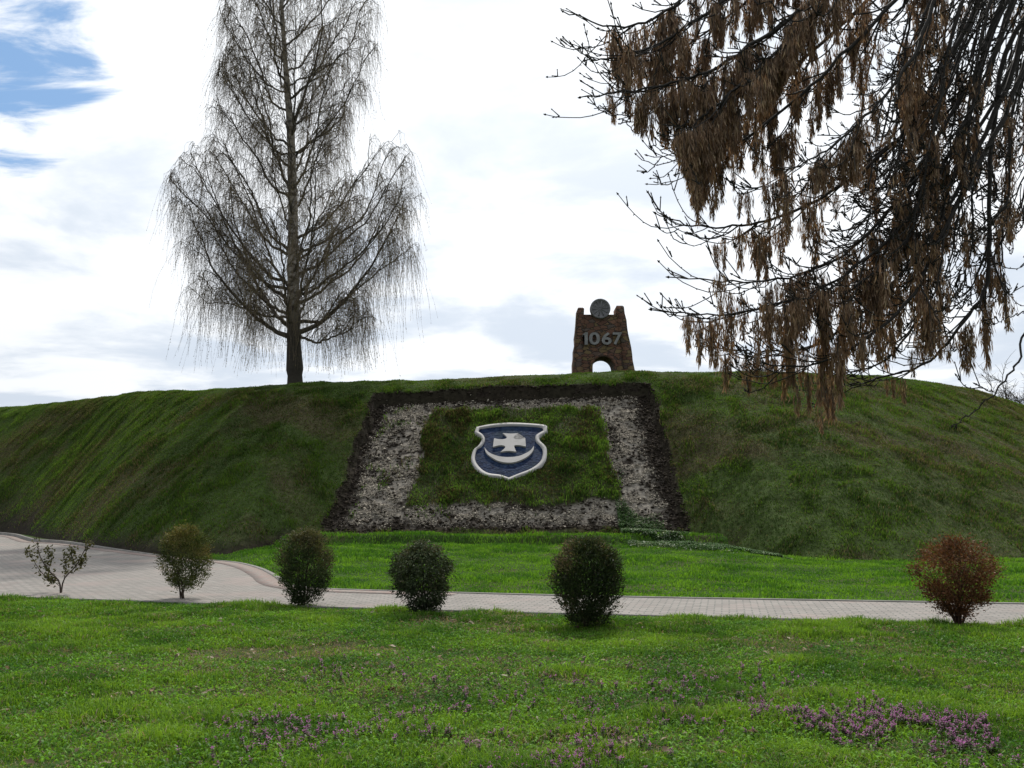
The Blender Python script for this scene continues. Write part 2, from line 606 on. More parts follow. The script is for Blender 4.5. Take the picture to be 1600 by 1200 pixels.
def concrete_mat(name, col):
    m, t, out = new_mat(name)
    pos = t.add('ShaderNodeNewGeometry').outputs['Position']
    n = t.noise(pos, 5, 6, 0.6)
    princ(t, out, t.mix(t.smooth(n, 0.3, 0.7), tuple(0.65 * q for q in col), col), 0.9, t.noise(pos, 60, 3), 0.3, 0.004)
    return m


M_PAVE, M_RED, M_KERB = paver_mat(), border_mat(), concrete_mat('kerb_concrete', (0.23, 0.22, 0.205))
import bmesh
from mathutils.geometry import tessellate_polygon
tris = tessellate_polygon([[Vector((p[0], p[1], 0)) for p in PAVE]])
me = bpy.data.meshes.new('paved_path')
me.from_pydata([(p[0], p[1], 0.03) for p in PAVE], [], [tuple(t_) for t_ in tris])
me.update()
if me.polygons[0].normal.z < 0:
    me.flip_normals()
me.materials.append(M_PAVE)
o = bpy.data.objects.new('paved_path', me); COL.objects.link(o)
tag(o, kind='structure')


def strip(line, off0, off1, z0, z1, name, mat):
    """band along a line, from off0 to off1 to its left, with a top and two sides"""
    L = np.asarray(line)[:, :2]
    T = np.gradient(L, axis=0); T /= np.linalg.norm(T, axis=1)[:, None]
    Nn = np.c_[-T[:, 1], T[:, 0]]
    a, c_ = L + Nn * off0, L + Nn * off1
    n_ = len(L)
    z = np.ones((n_, 1))
    z1 = np.broadcast_to(np.asarray(z1, float), (n_,))[:, None]
    V = np.concatenate([np.c_[a, z * z0], np.c_[a, z * z1], np.c_[c_, z * z1], np.c_[c_, z * z0]])
    i = np.arange(n_ - 1)
    Fs = np.concatenate([np.c_[i + k * n_, i + k * n_ + 1, i + (k + 1) * n_ + 1, i + (k + 1) * n_] for k in range(3)])
    bb = MB(); bb.add(V, Fs)
    return bb.build(name, mat)


# red border inside the curved edge, kerb stones along all edges
seg = far_l[30:]
tag(strip(seg, 0.0, 0.42, 0.0, 0.036, 'paved_border', M_RED), kind='structure')
tag(strip(far_l, -0.11, 0.0, -0.1, 0.045 + 0.095 * ss(95, 120, np.arange(len(far_l))), 'kerb', M_KERB), kind='structure')
tag(strip(near_l, -0.09, 0.0, -0.1, 0.045, 'kerb', M_KERB), kind='structure')

# ------------------------------------------------------------------ grass
def blades(mb, P, Hh, W, col, lean, leandir=None, tipcol=1.25):
    n_ = len(P)
    a = R.uniform(0, 2 * math.pi, n_)
    tx = np.c_[np.cos(a), np.sin(a), np.zeros(n_)]
    la = R.uniform(0, 2 * math.pi, n_)
    ld = np.c_[np.cos(la), np.sin(la), np.zeros(n_)]
    if leandir is not None:
        ld = ld * 0.6 + leandir
    up = np.array([0, 0, 1.0])
    m = P + ld * (lean * Hh * 0.35)[:, None] + up * (Hh * 0.6)[:, None]
    tip = P + ld * (lean * Hh)[:, None] + up * (Hh * np.maximum(0.95 - 0.35 * lean, 0.15))[:, None]
    V = np.stack([P - tx * W[:, None] / 2, P + tx * W[:, None] / 2, m - tx * W[:, None] * 0.42, m + tx * W[:, None] * 0.42, tip], 1)
    i = np.arange(n_)[:, None] * 5
    f4 = i + np.array([[0, 1, 3, 2]])
    f3 = i + np.array([[2, 3, 4]])
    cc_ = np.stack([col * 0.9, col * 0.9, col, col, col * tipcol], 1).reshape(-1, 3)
    mb.add(V.reshape(-1, 3), [f4, f3], cc_)


def scatter(n_, y0, y1, margin=2.0, power=1.0):
    """points spread over the ground in the wedge in front of the camera"""
    u = R.random(n_)
    y = y0 + (y1 - y0) * u ** power
    x = (R.random(n_) * 2 - 1) * (0.56 * y + margin)
    keep = R.random(n_) < (0.56 * y + margin) / (0.56 * y1 + margin)
    return x[keep], y[keep]


def lawn_col(x, y, n_):
    g = fbm(x * 1.3, y * 1.3, 4, 71)
    g2 = fbm(x * 4.5, y * 4.5, 3, 72)
    v = np.clip(0.60 * (g - 0.5) * 1.5 + 0.5 + 0.40 * (g2 - 0.5) + R.normal(0, 0.10, n_), 0, 1)
    dark, lite = np.array([0.056, 0.145, 0.015]), np.array([0.175, 0.315, 0.030])
    c_ = dark + (lite - dark) * ss(0.22, 0.78, v)[:, None]
    return c_ * R.uniform(0.75, 1.25, n_)[:, None]


def dry_patch(x, y):
    """worn, thin places of the near lawn"""
    n_ = fbm(x * 1.1 + 5, y * 1.9, 4, 81)
    zone = np.exp(-((x + 1.2) / 2.6) ** 2 - ((y - 9.6) / 1.5) ** 2) * 0.22 + np.exp(-((x + 4) / 2.0) ** 2 - ((y - 9.3) / 1.2) ** 2) * 0.12
    return ss(0.52, 0.74, n_ + zone)


mb = MB()
x, y = scatter(1550000, 4.4, 19.5, 3.2, 1.35)
ok = ~in_poly(x, y, PAVE) & (y < 13.9 - 0.235 * x + 0.6)
x, y = x[ok], y[ok]
dp = dry_patch(x, y)
tuft = fbm(x * 1.7, y * 1.7, 4, 73)
keep = R.random(len(x)) < (1 - 0.45 * dp)
x, y, dp, tuft = x[keep], y[keep], dp[keep], tuft[keep]
n_ = len(x)
hh = (0.034 + 0.075 * ss(0.40, 0.80, tuft)) * R.uniform(0.55, 1.35, n_) * (1 - 0.5 * dp)
hh *= 1 + 0.5 * np.exp(-((y - (13.5 - 0.235 * x)) / 0.8) ** 2)
ww = R.uniform(0.004, 0.008, n_) * (0.75 + 0.06 * y)
col = lawn_col(x, y, n_)
straw = R.random(n_) < 0.05 + 0.50 * dp
col[straw] = np.array([0.24, 0.20, 0.12]) * R.uniform(0.5, 1.2, straw.sum())[:, None]
P = np.c_[x, y, ground(x, y) - 0.004]
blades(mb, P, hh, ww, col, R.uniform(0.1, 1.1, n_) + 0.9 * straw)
# low broad leaves (clover, dandelion, nettle) between the blades
x, y = scatter(310000, 4.4, 16.0, 3.2, 1.1)
ok = ~in_poly(x, y, PAVE) & (y < 13.9 - 0.235 * x + 0.3)
x, y = x[ok], y[ok]
kk = (fbm(x * 1.1, y * 1.1, 4, 91) + 0.25 * (fbm(x * 5, y * 5, 2, 92) - 0.5) > 0.40) & (R.random(len(x)) < 0.75)
x, y = x[kk], y[kk]
n_ = len(x)
P = np.c_[x, y, ground(x, y) + R.uniform(0.008, 0.035, n_)]
blades(mb, P, R.uniform(0.016, 0.034, n_), R.uniform(0.010, 0.020, n_), lawn_col(x, y, n_) * np.array([0.80, 0.95, 0.9]), R.uniform(0.9, 2.2, n_))
tag(mb.build('lawn_grass', M_GRASS), kind='stuff')

# last year's leaves and bits of dry stalk lying in the grass
mb = MB()
x, y = scatter(5200, 4.8, 14.5, 1.5, 0.9)
ok = ~in_poly(x, y, PAVE) & (y < 13.9 - 0.235 * x) & (R.random(len(x)) < 0.25 + 0.75 * dry_patch(x, y))
x, y = x[ok], y[ok]
n_ = len(x)
a = R.uniform(0, 6.28, n_)
L = R.uniform(0.015, 0.045, n_); Wd = L * R.uniform(0.15, 0.6, n_)
c0 = np.c_[x, y, ground(x, y) + R.uniform(0.012, 0.035, n_)]
u_ = np.c_[np.cos(a), np.sin(a), R.normal(0, 0.25, n_)]
v_ = np.c_[-np.sin(a), np.cos(a), R.normal(0, 0.5, n_)]
cl = np.array([[0.20, 0.14, 0.085], [0.30, 0.25, 0.17], [0.12, 0.08, 0.05]])[R.integers(0, 3, n_)] * R.uniform(0.7, 1.3, (n_, 1))
V = np.stack([c0 - u_ * L[:, None], c0 - v_ * Wd[:, None] + [0, 0, 0.006], c0 + u_ * L[:, None], c0 + v_ * Wd[:, None] + [0, 0, 0.008]], 1).reshape(-1, 3)
mb.add(V, np.concatenate([np.arange(n_ * 4).reshape(n_, 4)[:, [0, 1, 2]], np.arange(n_ * 4).reshape(n_, 4)[:, [0, 2, 3]]]), np.repeat(cl, 4, 0))
tag(mb.build('dead_leaves', M_FLOWER), kind='stuff')

# lawn between the path and the bank
mb = MB()
x, y = scatter(330000, 14.2, 30.5, 2.0)
far_y = np.interp(x, far_l[::-1, 0], far_l[::-1, 1])
ok = ~in_poly(x, y, PAVE) & (x > -8.6) & (y > np.where(x > -3.4, far_y + 0.12, 17)) & (y < np.interp(x, XB, YB) + 0.4)
x, y = x[ok], y[ok]
n_ = len(x)
tuft = fbm(x * 1.2, y * 1.2, 4, 74)
edge = np.exp(-((y - (28.45 + 0.0 * x)) / 0.35) ** 2) * (np.abs(x + 0.3) < 6.5)
hh = (0.035 + 0.08 * ss(0.4, 0.8, tuft) + 0.07 * edge) * R.uniform(0.6, 1.4, n_)
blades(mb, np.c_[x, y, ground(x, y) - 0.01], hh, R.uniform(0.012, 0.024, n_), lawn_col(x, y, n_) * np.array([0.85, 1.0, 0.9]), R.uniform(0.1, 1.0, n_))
tag(mb.build('far_lawn_grass', M_GRASS), kind='stuff')

# rough grass on the bank
mb = MB()
n0 = 1000000
x = R.uniform(-40, 32, n0)
t = R.random(n0) ** 0.9 * 1.35 - 0.03
yb, yc = np.interp(x, XB, YB), np.interp(x, XC, YC)
y = yb + t * (yc - yb)
ok = (np.abs(x) < 0.57 * y + 2.5) & (bed_mask(x, y, 0.05) < 0.5) & ~in_poly(x, y, PAVE)
bare = np.maximum(bed_mask(x, y, 0.20) * ss(0.36, 0.56, fbm(x * 2.5, y * 2.5, 3, 95)),
                  np.exp(-((t - 0.0) / (0.055 + 0.15 * ss(-19, -23, x))) ** 2) * (x < -6.4) * ss(0.35, 0.6, fbm(x * 0.8, y * 0.8, 3, 77) + 0.25))
ok &= R.random(n0) > bare
ok &= R.random(n0) < np.where(t > 1.05, 0.5, 1)
x, y, t = x[ok], y[ok], t[ok]
n_ = len(x)
dr = dry_hill(x, y)
v = np.clip(fbm(x * 0.8, y * 0.8, 4, 96) * 0.6 + fbm(x * 3, y * 3, 3, 97) * 0.4 + R.normal(0, 0.09, n_), 0, 1)
dark, lite = np.array([0.034, 0.066, 0.016]), np.array([0.100, 0.180, 0.026])
col = dark + (lite - dark) * ss(0.28, 0.75, v)[:, None]
left_green = np.exp(-((x + 19 + 0.6 * (y - 40)) / 2.0) ** 2) * 0.35
col *= (1 + left_green)[:, None]
isdry = R.random(n_) < 0.08 + 0.42 * dr
col[isdry] = (np.array([0.15, 0.130, 0.075]) * R.uniform(0.45, 1.15, n_)[:, None])[isdry]
tuft = fbm(x * 1.5, y * 1.5, 4, 98)
hh = (0.05 + 0.10 * ss(0.4, 0.8, tuft)) * R.uniform(0.5, 1.4, n_) * (1 - 0.35 * ss(0.9, 1.05, t))
dwn = np.c_[0.15 * np.sin(x), -np.ones(n_), np.zeros(n_)] * (0.5 + 0.6 * isdry)[:, None]
P = np.c_[x, y, hill(x, y) - 0.015]
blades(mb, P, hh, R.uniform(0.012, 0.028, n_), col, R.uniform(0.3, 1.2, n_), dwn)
tag(mb.build('bank_grass', M_HGRASS), kind='stuff')

# turf inside the bed
mb = MB()
n0 = 120000
x, y = R.uniform(-5.6, 5.4, n0), R.uniform(29.5, 37.4, n0)
w_ = inner_turf(x, y) + 0.22 * bed_mask(x, y, -0.5) * ss(0.52, 0.66, fbm(x * 1.4, y * 1.4, 4, 45 + 60)) * ss(2.0, -3.0, x)
ok = R.random(n0) < w_ * (0.35 + 0.65 * ss(0.3, 0.55, fbm(x * 2, y * 2, 3, 99)))
x, y = x[ok], y[ok]
EMB_X = []
n_ = len(x)
v = np.clip(fbm(x * 1.0, y * 1.0, 4, 101) * 0.6 + fbm(x * 3.5, y * 3.5, 3, 102) * 0.4 + R.normal(0, 0.09, n_), 0, 1)
col = 1.25 * dark + (lite * 1.3 - dark) * ss(0.3, 0.72, v)[:, None]
isdry = R.random(n_) < 0.12 + 0.45 * ss(0.48, 0.7, fbm(x * 0.9, y * 0.9, 3, 103))
col[isdry] = (np.array([0.10, 0.085, 0.045]) * R.uniform(0.45, 1.15, n_)[:, None])[isdry]
turf_xy = (x, y, col, isdry)     # planted once the emblem's outline is known

# ------------------------------------------------------------------ coat of arms on the slope
def slab(poly, z0, z1, name, mat, parent):
    bm = bmesh.new()
    a = [bm.verts.new(p) for p in lifted(poly, z1)]
    c_ = [bm.verts.new(p) for p in lifted(poly, z0)]
    f = bm.faces.new(a)
    n_ = len(a)
    for i in range(n_):
        bm.faces.new((a[i], c_[i], c_[(i + 1) % n_], a[(i + 1) % n_]))
    bmesh.ops.triangulate(bm, faces=[f])
    bmesh.ops.recalc_face_normals(bm, faces=bm.faces[:])
    me = bpy.data.meshes.new(name); bm.to_mesh(me); bm.free()
    me.materials.append(mat)
    o = bpy.data.objects.new(name, me); COL.objects.link(o)
    o.parent = parent; o.matrix_parent_inverse = Matrix.Translation(-parent.location)
    return o


def white_mat():
    m, t, out = new_mat('white_painted_concrete')
    pos = t.add('ShaderNodeNewGeometry').outputs['Position']
    n = t.noise(pos, 2.2, 6, 0.62)
    c1 = t.mix(t.smooth(n, 0.42, 0.75, 0, 0.6), (0.36, 0.35, 0.345), (0.25, 0.245, 0.23))
    br = t.smooth(t.noise(pos, 12, 4, 0.6), 0.62, 0.8, 0, 0.22)
    princ(t, out, t.mix(br, c1, (0.26, 0.27, 0.22)), 0.75, t.noise(pos, 25, 4), 0.3, 0.008)
    return m


def blue_mat():
    m, t, out = new_mat('blue_stone_mosaic')
    pos = t.add('ShaderNodeNewGeometry').outputs['Position']
    v = t.add('ShaderNodeTexVoronoi', {'Vector': pos, 'Scale': 11.0, 'Randomness': 0.9})
    r = t.add('ShaderNodeSeparateColor', {0: v.outputs['Color']}).outputs[0]
    base = t.mix(r, (0.005, 0.011, 0.032), (0.020, 0.036, 0.080))
    base = t.mix(t.smooth(t.noise(pos, 1.6, 5, 0.6), 0.45, 0.68, 0, 0.55), base, (0.028, 0.045, 0.055))
    base = t.mix(t.smooth(t.noise(pos, 5, 3, 0.6), 0.60, 0.75, 0, 0.5), base, (0.075, 0.10, 0.15))
    e = t.smooth(v.outputs['Distance'], 0.25, 0.7, 1, 0)
    princ(t, out, base, 0.85, e, 0.6, 0.012, 0.08)
    return m


M_WHITE, M_BLUE = white_mat(), blue_mat()
ce = on_bed(770, 600)
arms = tag(empty('coat_of_arms', on_bed(750, 1020)), 'blue and white shield with cross and crescent lying on the turf of the bank', 'coat of arms')
slab(SH_IN * 1.0, -0.2, 0.0, 'shield_field', M_BLUE, arms)
# raised white rim
bb = MB()
n_ = len(SH_OUT)
oi, ii = lifted(SH_OUT, 0.065), lifted(SH_IN, 0.065)
ob, ib = lifted(SH_OUT, -0.2), lifted(SH_IN, -0.05)
i = np.arange(n_); j = (i + 1) % n_
Fs = np.concatenate([np.c_[i, j, j + n_, i + n_], np.c_[i + 2 * n_, j + 2 * n_, j, i], np.c_[i + n_, j + n_, j + 3 * n_, i + 3 * n_]])
bb.add(np.concatenate([oi, ii, ob, ib]), Fs)
bb.build('rim', M_WHITE, arms)
CROSS = closed([(655, 288), (720, 350), (690, 378), (610, 385), (520, 368), (503, 503), (610, 478), (683, 488), (690, 520), (622, 580),
                (745, 566), (866, 578), (835, 500), (848, 478), (920, 478), (1017, 497), (1008, 366), (920, 385), (858, 382), (828, 350), (893, 290), (775, 296)], 4,
               (0, 4, 5, 9, 11, 15, 16, 20))
slab(CROSS, -0.04, 0.06, 'cross', M_WHITE, arms)
CRES = [(370, 508), (420, 572), (500, 620), (620, 655), (770, 663), (900, 648), (1010, 605), (1090, 555), (1142, 488),
        (1130, 560), (1060, 640), (960, 700), (860, 737), (770, 750), (660, 742), (560, 712), (460, 652), (395, 590)]
slab(closed(CRES, 4, (0, 8)), -0.04, 0.06, 'crescent', M_WHITE, arms)

# turf around the emblem
x, y, col, isdry = turf_xy
d_out = lifted(SH_OUT, 0.0)
ins = in_poly(x, y, d_out)
x, y, col, isdry = x[~ins], y[~ins], col[~ins], isdry[~ins]
n_ = len(x)
mb = MB()
hh = (0.07 + 0.12 * ss(0.4, 0.75, fbm(x * 1.7, y * 1.7, 4, 104))) * R.uniform(0.5, 1.4, n_)
tip_tuft = np.exp(-((x + 0.35) / 0.5) ** 2 - ((y - d_out[:, 1].min() + 0.1) / 0.35) ** 2)
hh *= 1 + 1.2 * tip_tuft
dwn = np.c_[np.zeros(n_), -np.ones(n_), np.zeros(n_)] * (0.4 + 0.6 * isdry)[:, None]
blades(mb, np.c_[x, y, hill(x, y) + 0.05], hh, R.uniform(0.016, 0.032, n_), col, R.uniform(0.3, 1.2, n_), dwn)
tag(mb.build('bed_turf_grass', M_HGRASS), kind='stuff')

# stones, chalk chips and clods of the bed
ICO = np.array([[0, 0, 1], [.89, 0, .45], [.28, .85, .45], [-.72, .53, .45], [-.72, -.53, .45], [.28, -.85, .45], [0.4, 0.3, -.6], [-0.4, 0.2, -.6], [0.1, -0.5, -0.6]])
ICF = np.array([[0, 1, 2], [0, 2, 3], [0, 3, 4], [0, 4, 5], [0, 5, 1], [1, 6, 2], [2, 7, 3], [2, 6, 7], [3, 7, 4], [4, 8, 5], [4, 7, 8], [5, 8, 1], [1, 8, 6]])


def pebbles(mb, P, S, col):
    n_ = len(P)
    sh = R.uniform(0.55, 1.35, (n_, len(ICO), 1))
    a = R.uniform(0, 6.283, n_)
    V = ICO[None] * sh * R.uniform(0.5, 1.3, (n_, 1, 3))
    V = np.stack([V[..., 0] * np.cos(a)[:, None] - V[..., 1] * np.sin(a)[:, None], V[..., 0] * np.sin(a)[:, None] + V[..., 1] * np.cos(a)[:, None], V[..., 2] * 0.7], -1)
    V = V * S[:, None, None] + P[:, None]
    Fs = (np.arange(n_)[:, None, None] * len(ICO) + ICF[None]).reshape(-1, 3)
    mb.add(V.reshape(-1, 3), Fs, np.repeat(col, len(ICO), 0))


mb = MB()
n0 = 150000
x, y = R.uniform(-6.4, 6.2, n0), R.uniform(29.3, 37.2, n0)
ck = chalk(x, y)
ok = R.random(n0) < ck * ss(0.36, 0.62, fbm(x * 2.6, y * 4.0, 4, 48)) * 0.8
x, y = x[ok], y[ok]
n_ = len(x)
col = np.array([0.47, 0.43, 0.375]) * R.uniform(0.40, 1.15, n_)[:, None] * np.array([1, 0.97, 0.92])
pebbles(mb, np.c_[x, y, hill(x, y) + 0.01], R.uniform(0.010, 0.034, n_) * (1 + 0.8 * (R.random(n_) < 0.06)), col)
tag(mb.build('gravel', M_STONE), kind='stuff')
mb = MB()
n0 = 26000
x, y = R.uniform(-6.6, 6.3, n0), R.uniform(29.0, 37.2, n0)
ok = (bed_mask(x, y, 0.15) > 0.5) & (R.random(n0) < (1 - inner_turf(x, y)) * (1 - 0.75 * chalk(x, y)))
x, y = x[ok], y[ok]
n_ = len(x)
pebbles(mb, np.c_[x, y, hill(x, y)], R.uniform(0.02, 0.07, n_) * R.uniform(0.5, 1.3, n_), np.array([0.030, 0.024, 0.018]) * R.uniform(0.5, 2.0, n_)[:, None])
tag(mb.build('soil_clods', M_SOIL), kind='stuff')

# leafy ground cover with pale leaves at the right foot of the bed
mb = MB()
n0 = 42000
u, v = R.random(n0), R.normal(0, 1, n0)
gx = 3.3 + 3.6 * u
gy = 29.3 - 4.2 * u ** 1.3 + v * 0.95 * (1.1 - 0.7 * u)
ok = fbm(gx * 2, gy * 2, 3, 111) > 0.40 + 0.06 * np.abs(v)
gx, gy = gx[ok], gy[ok]
n_ = len(gx)
white = R.random(n_) < (0.36 - 0.25 * (gx - 3.3) / 3.6) * ss(0.35, 0.65, fbm(gx * 3, gy * 3, 3, 112))
col = np.array([0.040, 0.095, 0.022]) * R.uniform(0.6, 1.3, n_)[:, None]
col[white] = np.array([0.36, 0.42, 0.30]) * R.uniform(0.5, 1.0, white.sum())[:, None]
blades(mb, np.c_[gx, gy, H(gx, gy) + R.uniform(0.02, 0.15, n_) * (1 - 0.75 * (gx - 3.3) / 3.6)], R.uniform(0.03, 0.055, n_), R.uniform(0.02, 0.045, n_), col, R.uniform(1.0, 2.4, n_))
tag(mb.build('ground_cover', M_LEAF), kind='stuff')

# ------------------------------------------------------------------ purple flowers in the near lawn
def flower_density(x, y):
    # in photograph terms: a band on the right, a patch at bottom centre, scattered drifts on the left
    d = 1.0 * np.exp(-((y - 6.70 + 0.10 * (x - 2)) / 0.46) ** 2) * ss(0.7, 1.9, x) * (1 - ss(3.4, 3.9, x))
    d = d + 0.9 * np.exp(-((x - 2.95) / 0.5) ** 2 - ((y - 6.2) / 0.45) ** 2)
    d = d + 1.1 * np.exp(-((x - 0.10) / 0.40) ** 2 - ((y - 5.95) / 0.28) ** 2)
    d = d + 0.22 * np.exp(-((y - 6.7) / 0.7) ** 2) * ss(-2.6, -1.6, x) * (1 - ss(0.6, 1.2, x))
    d = d + 0.08 * np.exp(-((y - 8.1) / 0.8) ** 2) * ss(-2.4, -1.5, x) * (1 - ss(3.2, 4.2, x))
    return d * ss(0.40, 0.62, fbm(x * 2.3, y * 2.3, 3, 121))


mb = MB()
n0 = 26000
x, y = R.uniform(-4, 5, n0), R.uniform(5.2, 10.5, n0)
ok = R.random(n0) < flower_density(x, y) * 1.1
x, y = x[ok], y[ok]
for fx, fy in zip(x, y):
    z0 = float(ground(np.array([fx]), np.array([fy]))[0])
    hgt = R.uniform(0.035, 0.085)
    ln = R.normal(0, 0.15, 2) * hgt
    top = np.array([fx + ln[0], fy + ln[1], z0 + hgt])
    mb.tube([[fx, fy, z0], top], [0.0022, 0.0018], 3, (0.06, 0.05, 0.03))
    for lv in range(3):                     # crowded purple-green leaves towards the top
        q = top - np.array([0, 0, lv * 0.013])
        k = 4
        a = R.uniform(0, 6.28) + np.arange(k) * 1.57
        ll = R.uniform(0.012, 0.020) * (0.8 + 0.25 * lv)
        dx_ = np.c_[np.cos(a), np.sin(a), np.full(k, -0.45)]
        sd_ = np.c_[-np.sin(a), np.cos(a), np.zeros(k)] * ll * 0.45
        V = np.stack([np.repeat(q[None], k, 0), q + dx_ * ll * 0.55 - sd_, q + dx_ * ll, q + dx_ * ll * 0.55 + sd_], 1).reshape(-1, 3)
        cl = np.array([0.095, 0.055, 0.060]) if lv < 2 else np.array([0.055, 0.075, 0.03])
        mb.add(V, np.arange(k * 4).reshape(k, 4), cl * R.uniform(0.7, 1.3))
    k = int(R.integers(3, 7))               # florets
    a = R.uniform(0, 6.28, k)
    q = top[None] + np.c_[np.cos(a) * 0.007, np.sin(a) * 0.007, R.uniform(-0.018, 0.004, k)]
    dx_ = np.c_[np.cos(a), np.sin(a), np.full(k, 0.9)] * 0.011
    sd_ = np.c_[-np.sin(a), np.cos(a), np.zeros(k)] * 0.0045
    V = np.stack([q, q + dx_ * 0.6 - sd_, q + dx_, q + dx_ * 0.6 + sd_], 1).reshape(-1, 3)
    mb.add(V, np.arange(k * 4).reshape(k, 4), np.array([0.52, 0.17, 0.44]) * R.uniform(0.6, 1.2))
tag(mb.build('purple_flowers', M_FLOWER), kind='stuff')

# ------------------------------------------------------------------ shrubs beside the path
def tangent_frame(d):
    d = d / np.linalg.norm(d)
    r = np.array([0, 0, 1.0]) if abs(d[2]) < 0.9 else np.array([1.0, 0, 0])
    a = np.cross(d, r); a /= np.linalg.norm(a)
    return d, a, np.cross(d, a)


def sprays(mb, P, D, L, W, col):
    """leaf sprays: kites starting at P along D"""
    n_ = len(P)
    D = D / (np.linalg.norm(D, axis=1)[:, None] + 1e-9)
    S = np.cross(D, R.normal(0, 1, (n_, 3)))
    S /= np.linalg.norm(S, axis=1)[:, None] + 1e-9
    m = P + D * (L * 0.5)[:, None]
    V = np.stack([P, m - S * W[:, None] / 2, P + D * L[:, None], m + S * W[:, None] / 2], 1).reshape(-1, 3)
    mb.add(V, np.arange(n_ * 4).reshape(n_, 4), np.repeat(col, 4, 0))


def shrub(px, pyb, pyt, pxl, pxr, label, cols, n_leaf, stems=7, flare=0.35, belly=0.6, leafL=(0.03, 0.06), droop=0.0, openness=0.0, low=0.12, stemcol=(0.06, 0.045, 0.035), stemr=0.012, name='round_shrub', lump=0.30):
    g = hit(px, pyb)
    Y = g[1]
    Ht = at(px, pyt, Y)[2] - g[2]
    rl = (at(pxr, pyb, Y)[0] - at(pxl, pyb, Y)[0]) / 2 * 0.97
    cx = (at(pxl, pyb, Y)[0] + at(pxr, pyb, Y)[0]) / 2 - g[0]
    n_leaf = int(n_leaf * 1.7); leafL = (leafL[0] * 0.8, leafL[1] * 0.75)
    root = tag(empty(name, g), label, 'shrub', 'shrubs in a row beside the path')
    sm, lf = MB(), MB()

    def prof(t, ang):
        """outline radius at relative height t: narrow foot, full belly, rounded top"""
        up_ = np.clip((t - low) / (belly - low), 0, 1)
        dn_ = np.clip((t - belly) / (1 - belly), 0, 1)
        r = np.where(t < belly, flare + (1 - flare) * np.sin(up_ * math.pi / 2), np.sqrt(np.clip(1 - dn_ ** 2.2, 0, 1)))
        lumpy = 1 + lump * 2 * (fbm(np.cos(ang) * 2 + 9 + px, np.sin(ang) * 2 + 9 + t * 6, 3, 5) - 0.5)
        return r * rl * lumpy

    sends = []
    for k in range(stems):
        a = R.uniform(0, 6.28)
        tt = R.uniform(0.55, 0.98)
        rr = prof(np.array([tt]), np.array([a]))[0] * R.uniform(0.35, 0.95)
        e = np.array([cx * tt + math.cos(a) * rr, math.sin(a) * rr, tt * Ht])
        b0 = np.array([R.normal(0, 0.03), R.normal(0, 0.03), -0.05])
        mdl = np.array([e[0] * 0.35, e[1] * 0.35, e[2] * 0.45]) + R.normal(0, 0.03, 3)
        path = bez([b0, mdl, e], 8)
        sends.append(path)
        sm.tube(g + path, np.linspace(stemr, stemr * 0.25, 8), 5, stemcol)
        for q in range(5):                       # side twigs
            i = int(R.integers(2, 8))
            d = R.normal(0, 1, 3); d[2] = abs(d[2]) + 0.4
            d /= np.linalg.norm(d)
            sm.tube(g + np.array([path[i], path[i] + d * rl * 0.25, path[i] + d * rl * 0.5 + [0, 0, 0.02]]), [stemr * 0.35, stemr * 0.25, stemr * 0.12], 3, stemcol)
    # foliage in clumps over the volume, most of it in the outer shell
    nc = max(int(n_leaf / 45), 10)
    ct = low + (1 - low) * R.random(nc) ** 0.85
    ca = R.uniform(0, 6.28, nc)
    cr = prof(ct, ca) * R.random(nc) ** 0.42 * 0.95
    C = np.c_[cx * ct + np.cos(ca) * cr, np.sin(ca) * cr, ct * Ht]
    keepc = R.random(nc) > openness * (fbm(C[:, 0] * 5 + px, C[:, 2] * 5, 2, 9) > 0.48)
    C, ca, cr, ct = C[keepc], ca[keepc], cr[keepc], ct[keepc]
    idx = R.integers(0, len(C), n_leaf)
    P = C[idx] + R.normal(0, 1, (n_leaf, 3)) * rl * 0.10
    out = np.c_[np.cos(ca[idx]), np.sin(ca[idx]), np.full(n_leaf, 0.7 - 1.6 * droop)] + R.normal(0, 0.55, (n_leaf, 3))
    cl = np.array(cols)
    pick = (fbm(C[idx][:, 0] * 4 + px, C[idx][:, 2] * 4, 2, 19) * 0.9 + 0.35 * ct[idx] + R.normal(0, 0.12, n_leaf) - 0.1) * len(cl)
    col = cl[np.clip(pick.astype(int), 0, len(cl) - 1)] * R.uniform(1.0, 2.9, n_leaf)[:, None]
    L = R.uniform(*leafL, n_leaf)
    sprays(lf, g + P, out, L, L * R.uniform(0.3, 0.5, n_leaf), col)
    # wisps that stick out of the outline
    nw = n_leaf // 90
    wt = low + (1 - low) * R.random(nw); wa = R.uniform(0, 6.28, nw)
    wr = prof(wt, wa)
    for k in range(nw):
        p = np.array([cx * wt[k] + math.cos(wa[k]) * wr[k] * 0.9, math.sin(wa[k]) * wr[k] * 0.9, wt[k] * Ht])
        d = np.array([math.cos(wa[k]), math.sin(wa[k]), R.uniform(0.2, 1.2) - 2.2 * droop]) + R.normal(0, 0.3, 3)
        d /= np.linalg.norm(d)
        ln = R.uniform(0.05, 0.16) * rl / 0.4
        m_ = 9
        u = np.linspace(0.1, 1, m_)
        Q = p + d * (u * ln)[:, None] - np.array([0, 0, 1]) * (droop * 0.3 * u ** 2 * ln)[:, None]
        LL = np.full(m_, leafL[0])
        sprays(lf, g + Q, d + R.normal(0, 0.5, (m_, 3)), LL, LL * 0.4, cl[R.integers(0, len(cl), m_)] * R.uniform(0.6, 1.2, (m_, 1)))
    sm.build('stem', M_TWIG, root)
    lf.build('foliage', M_LEAF, root)
    return root


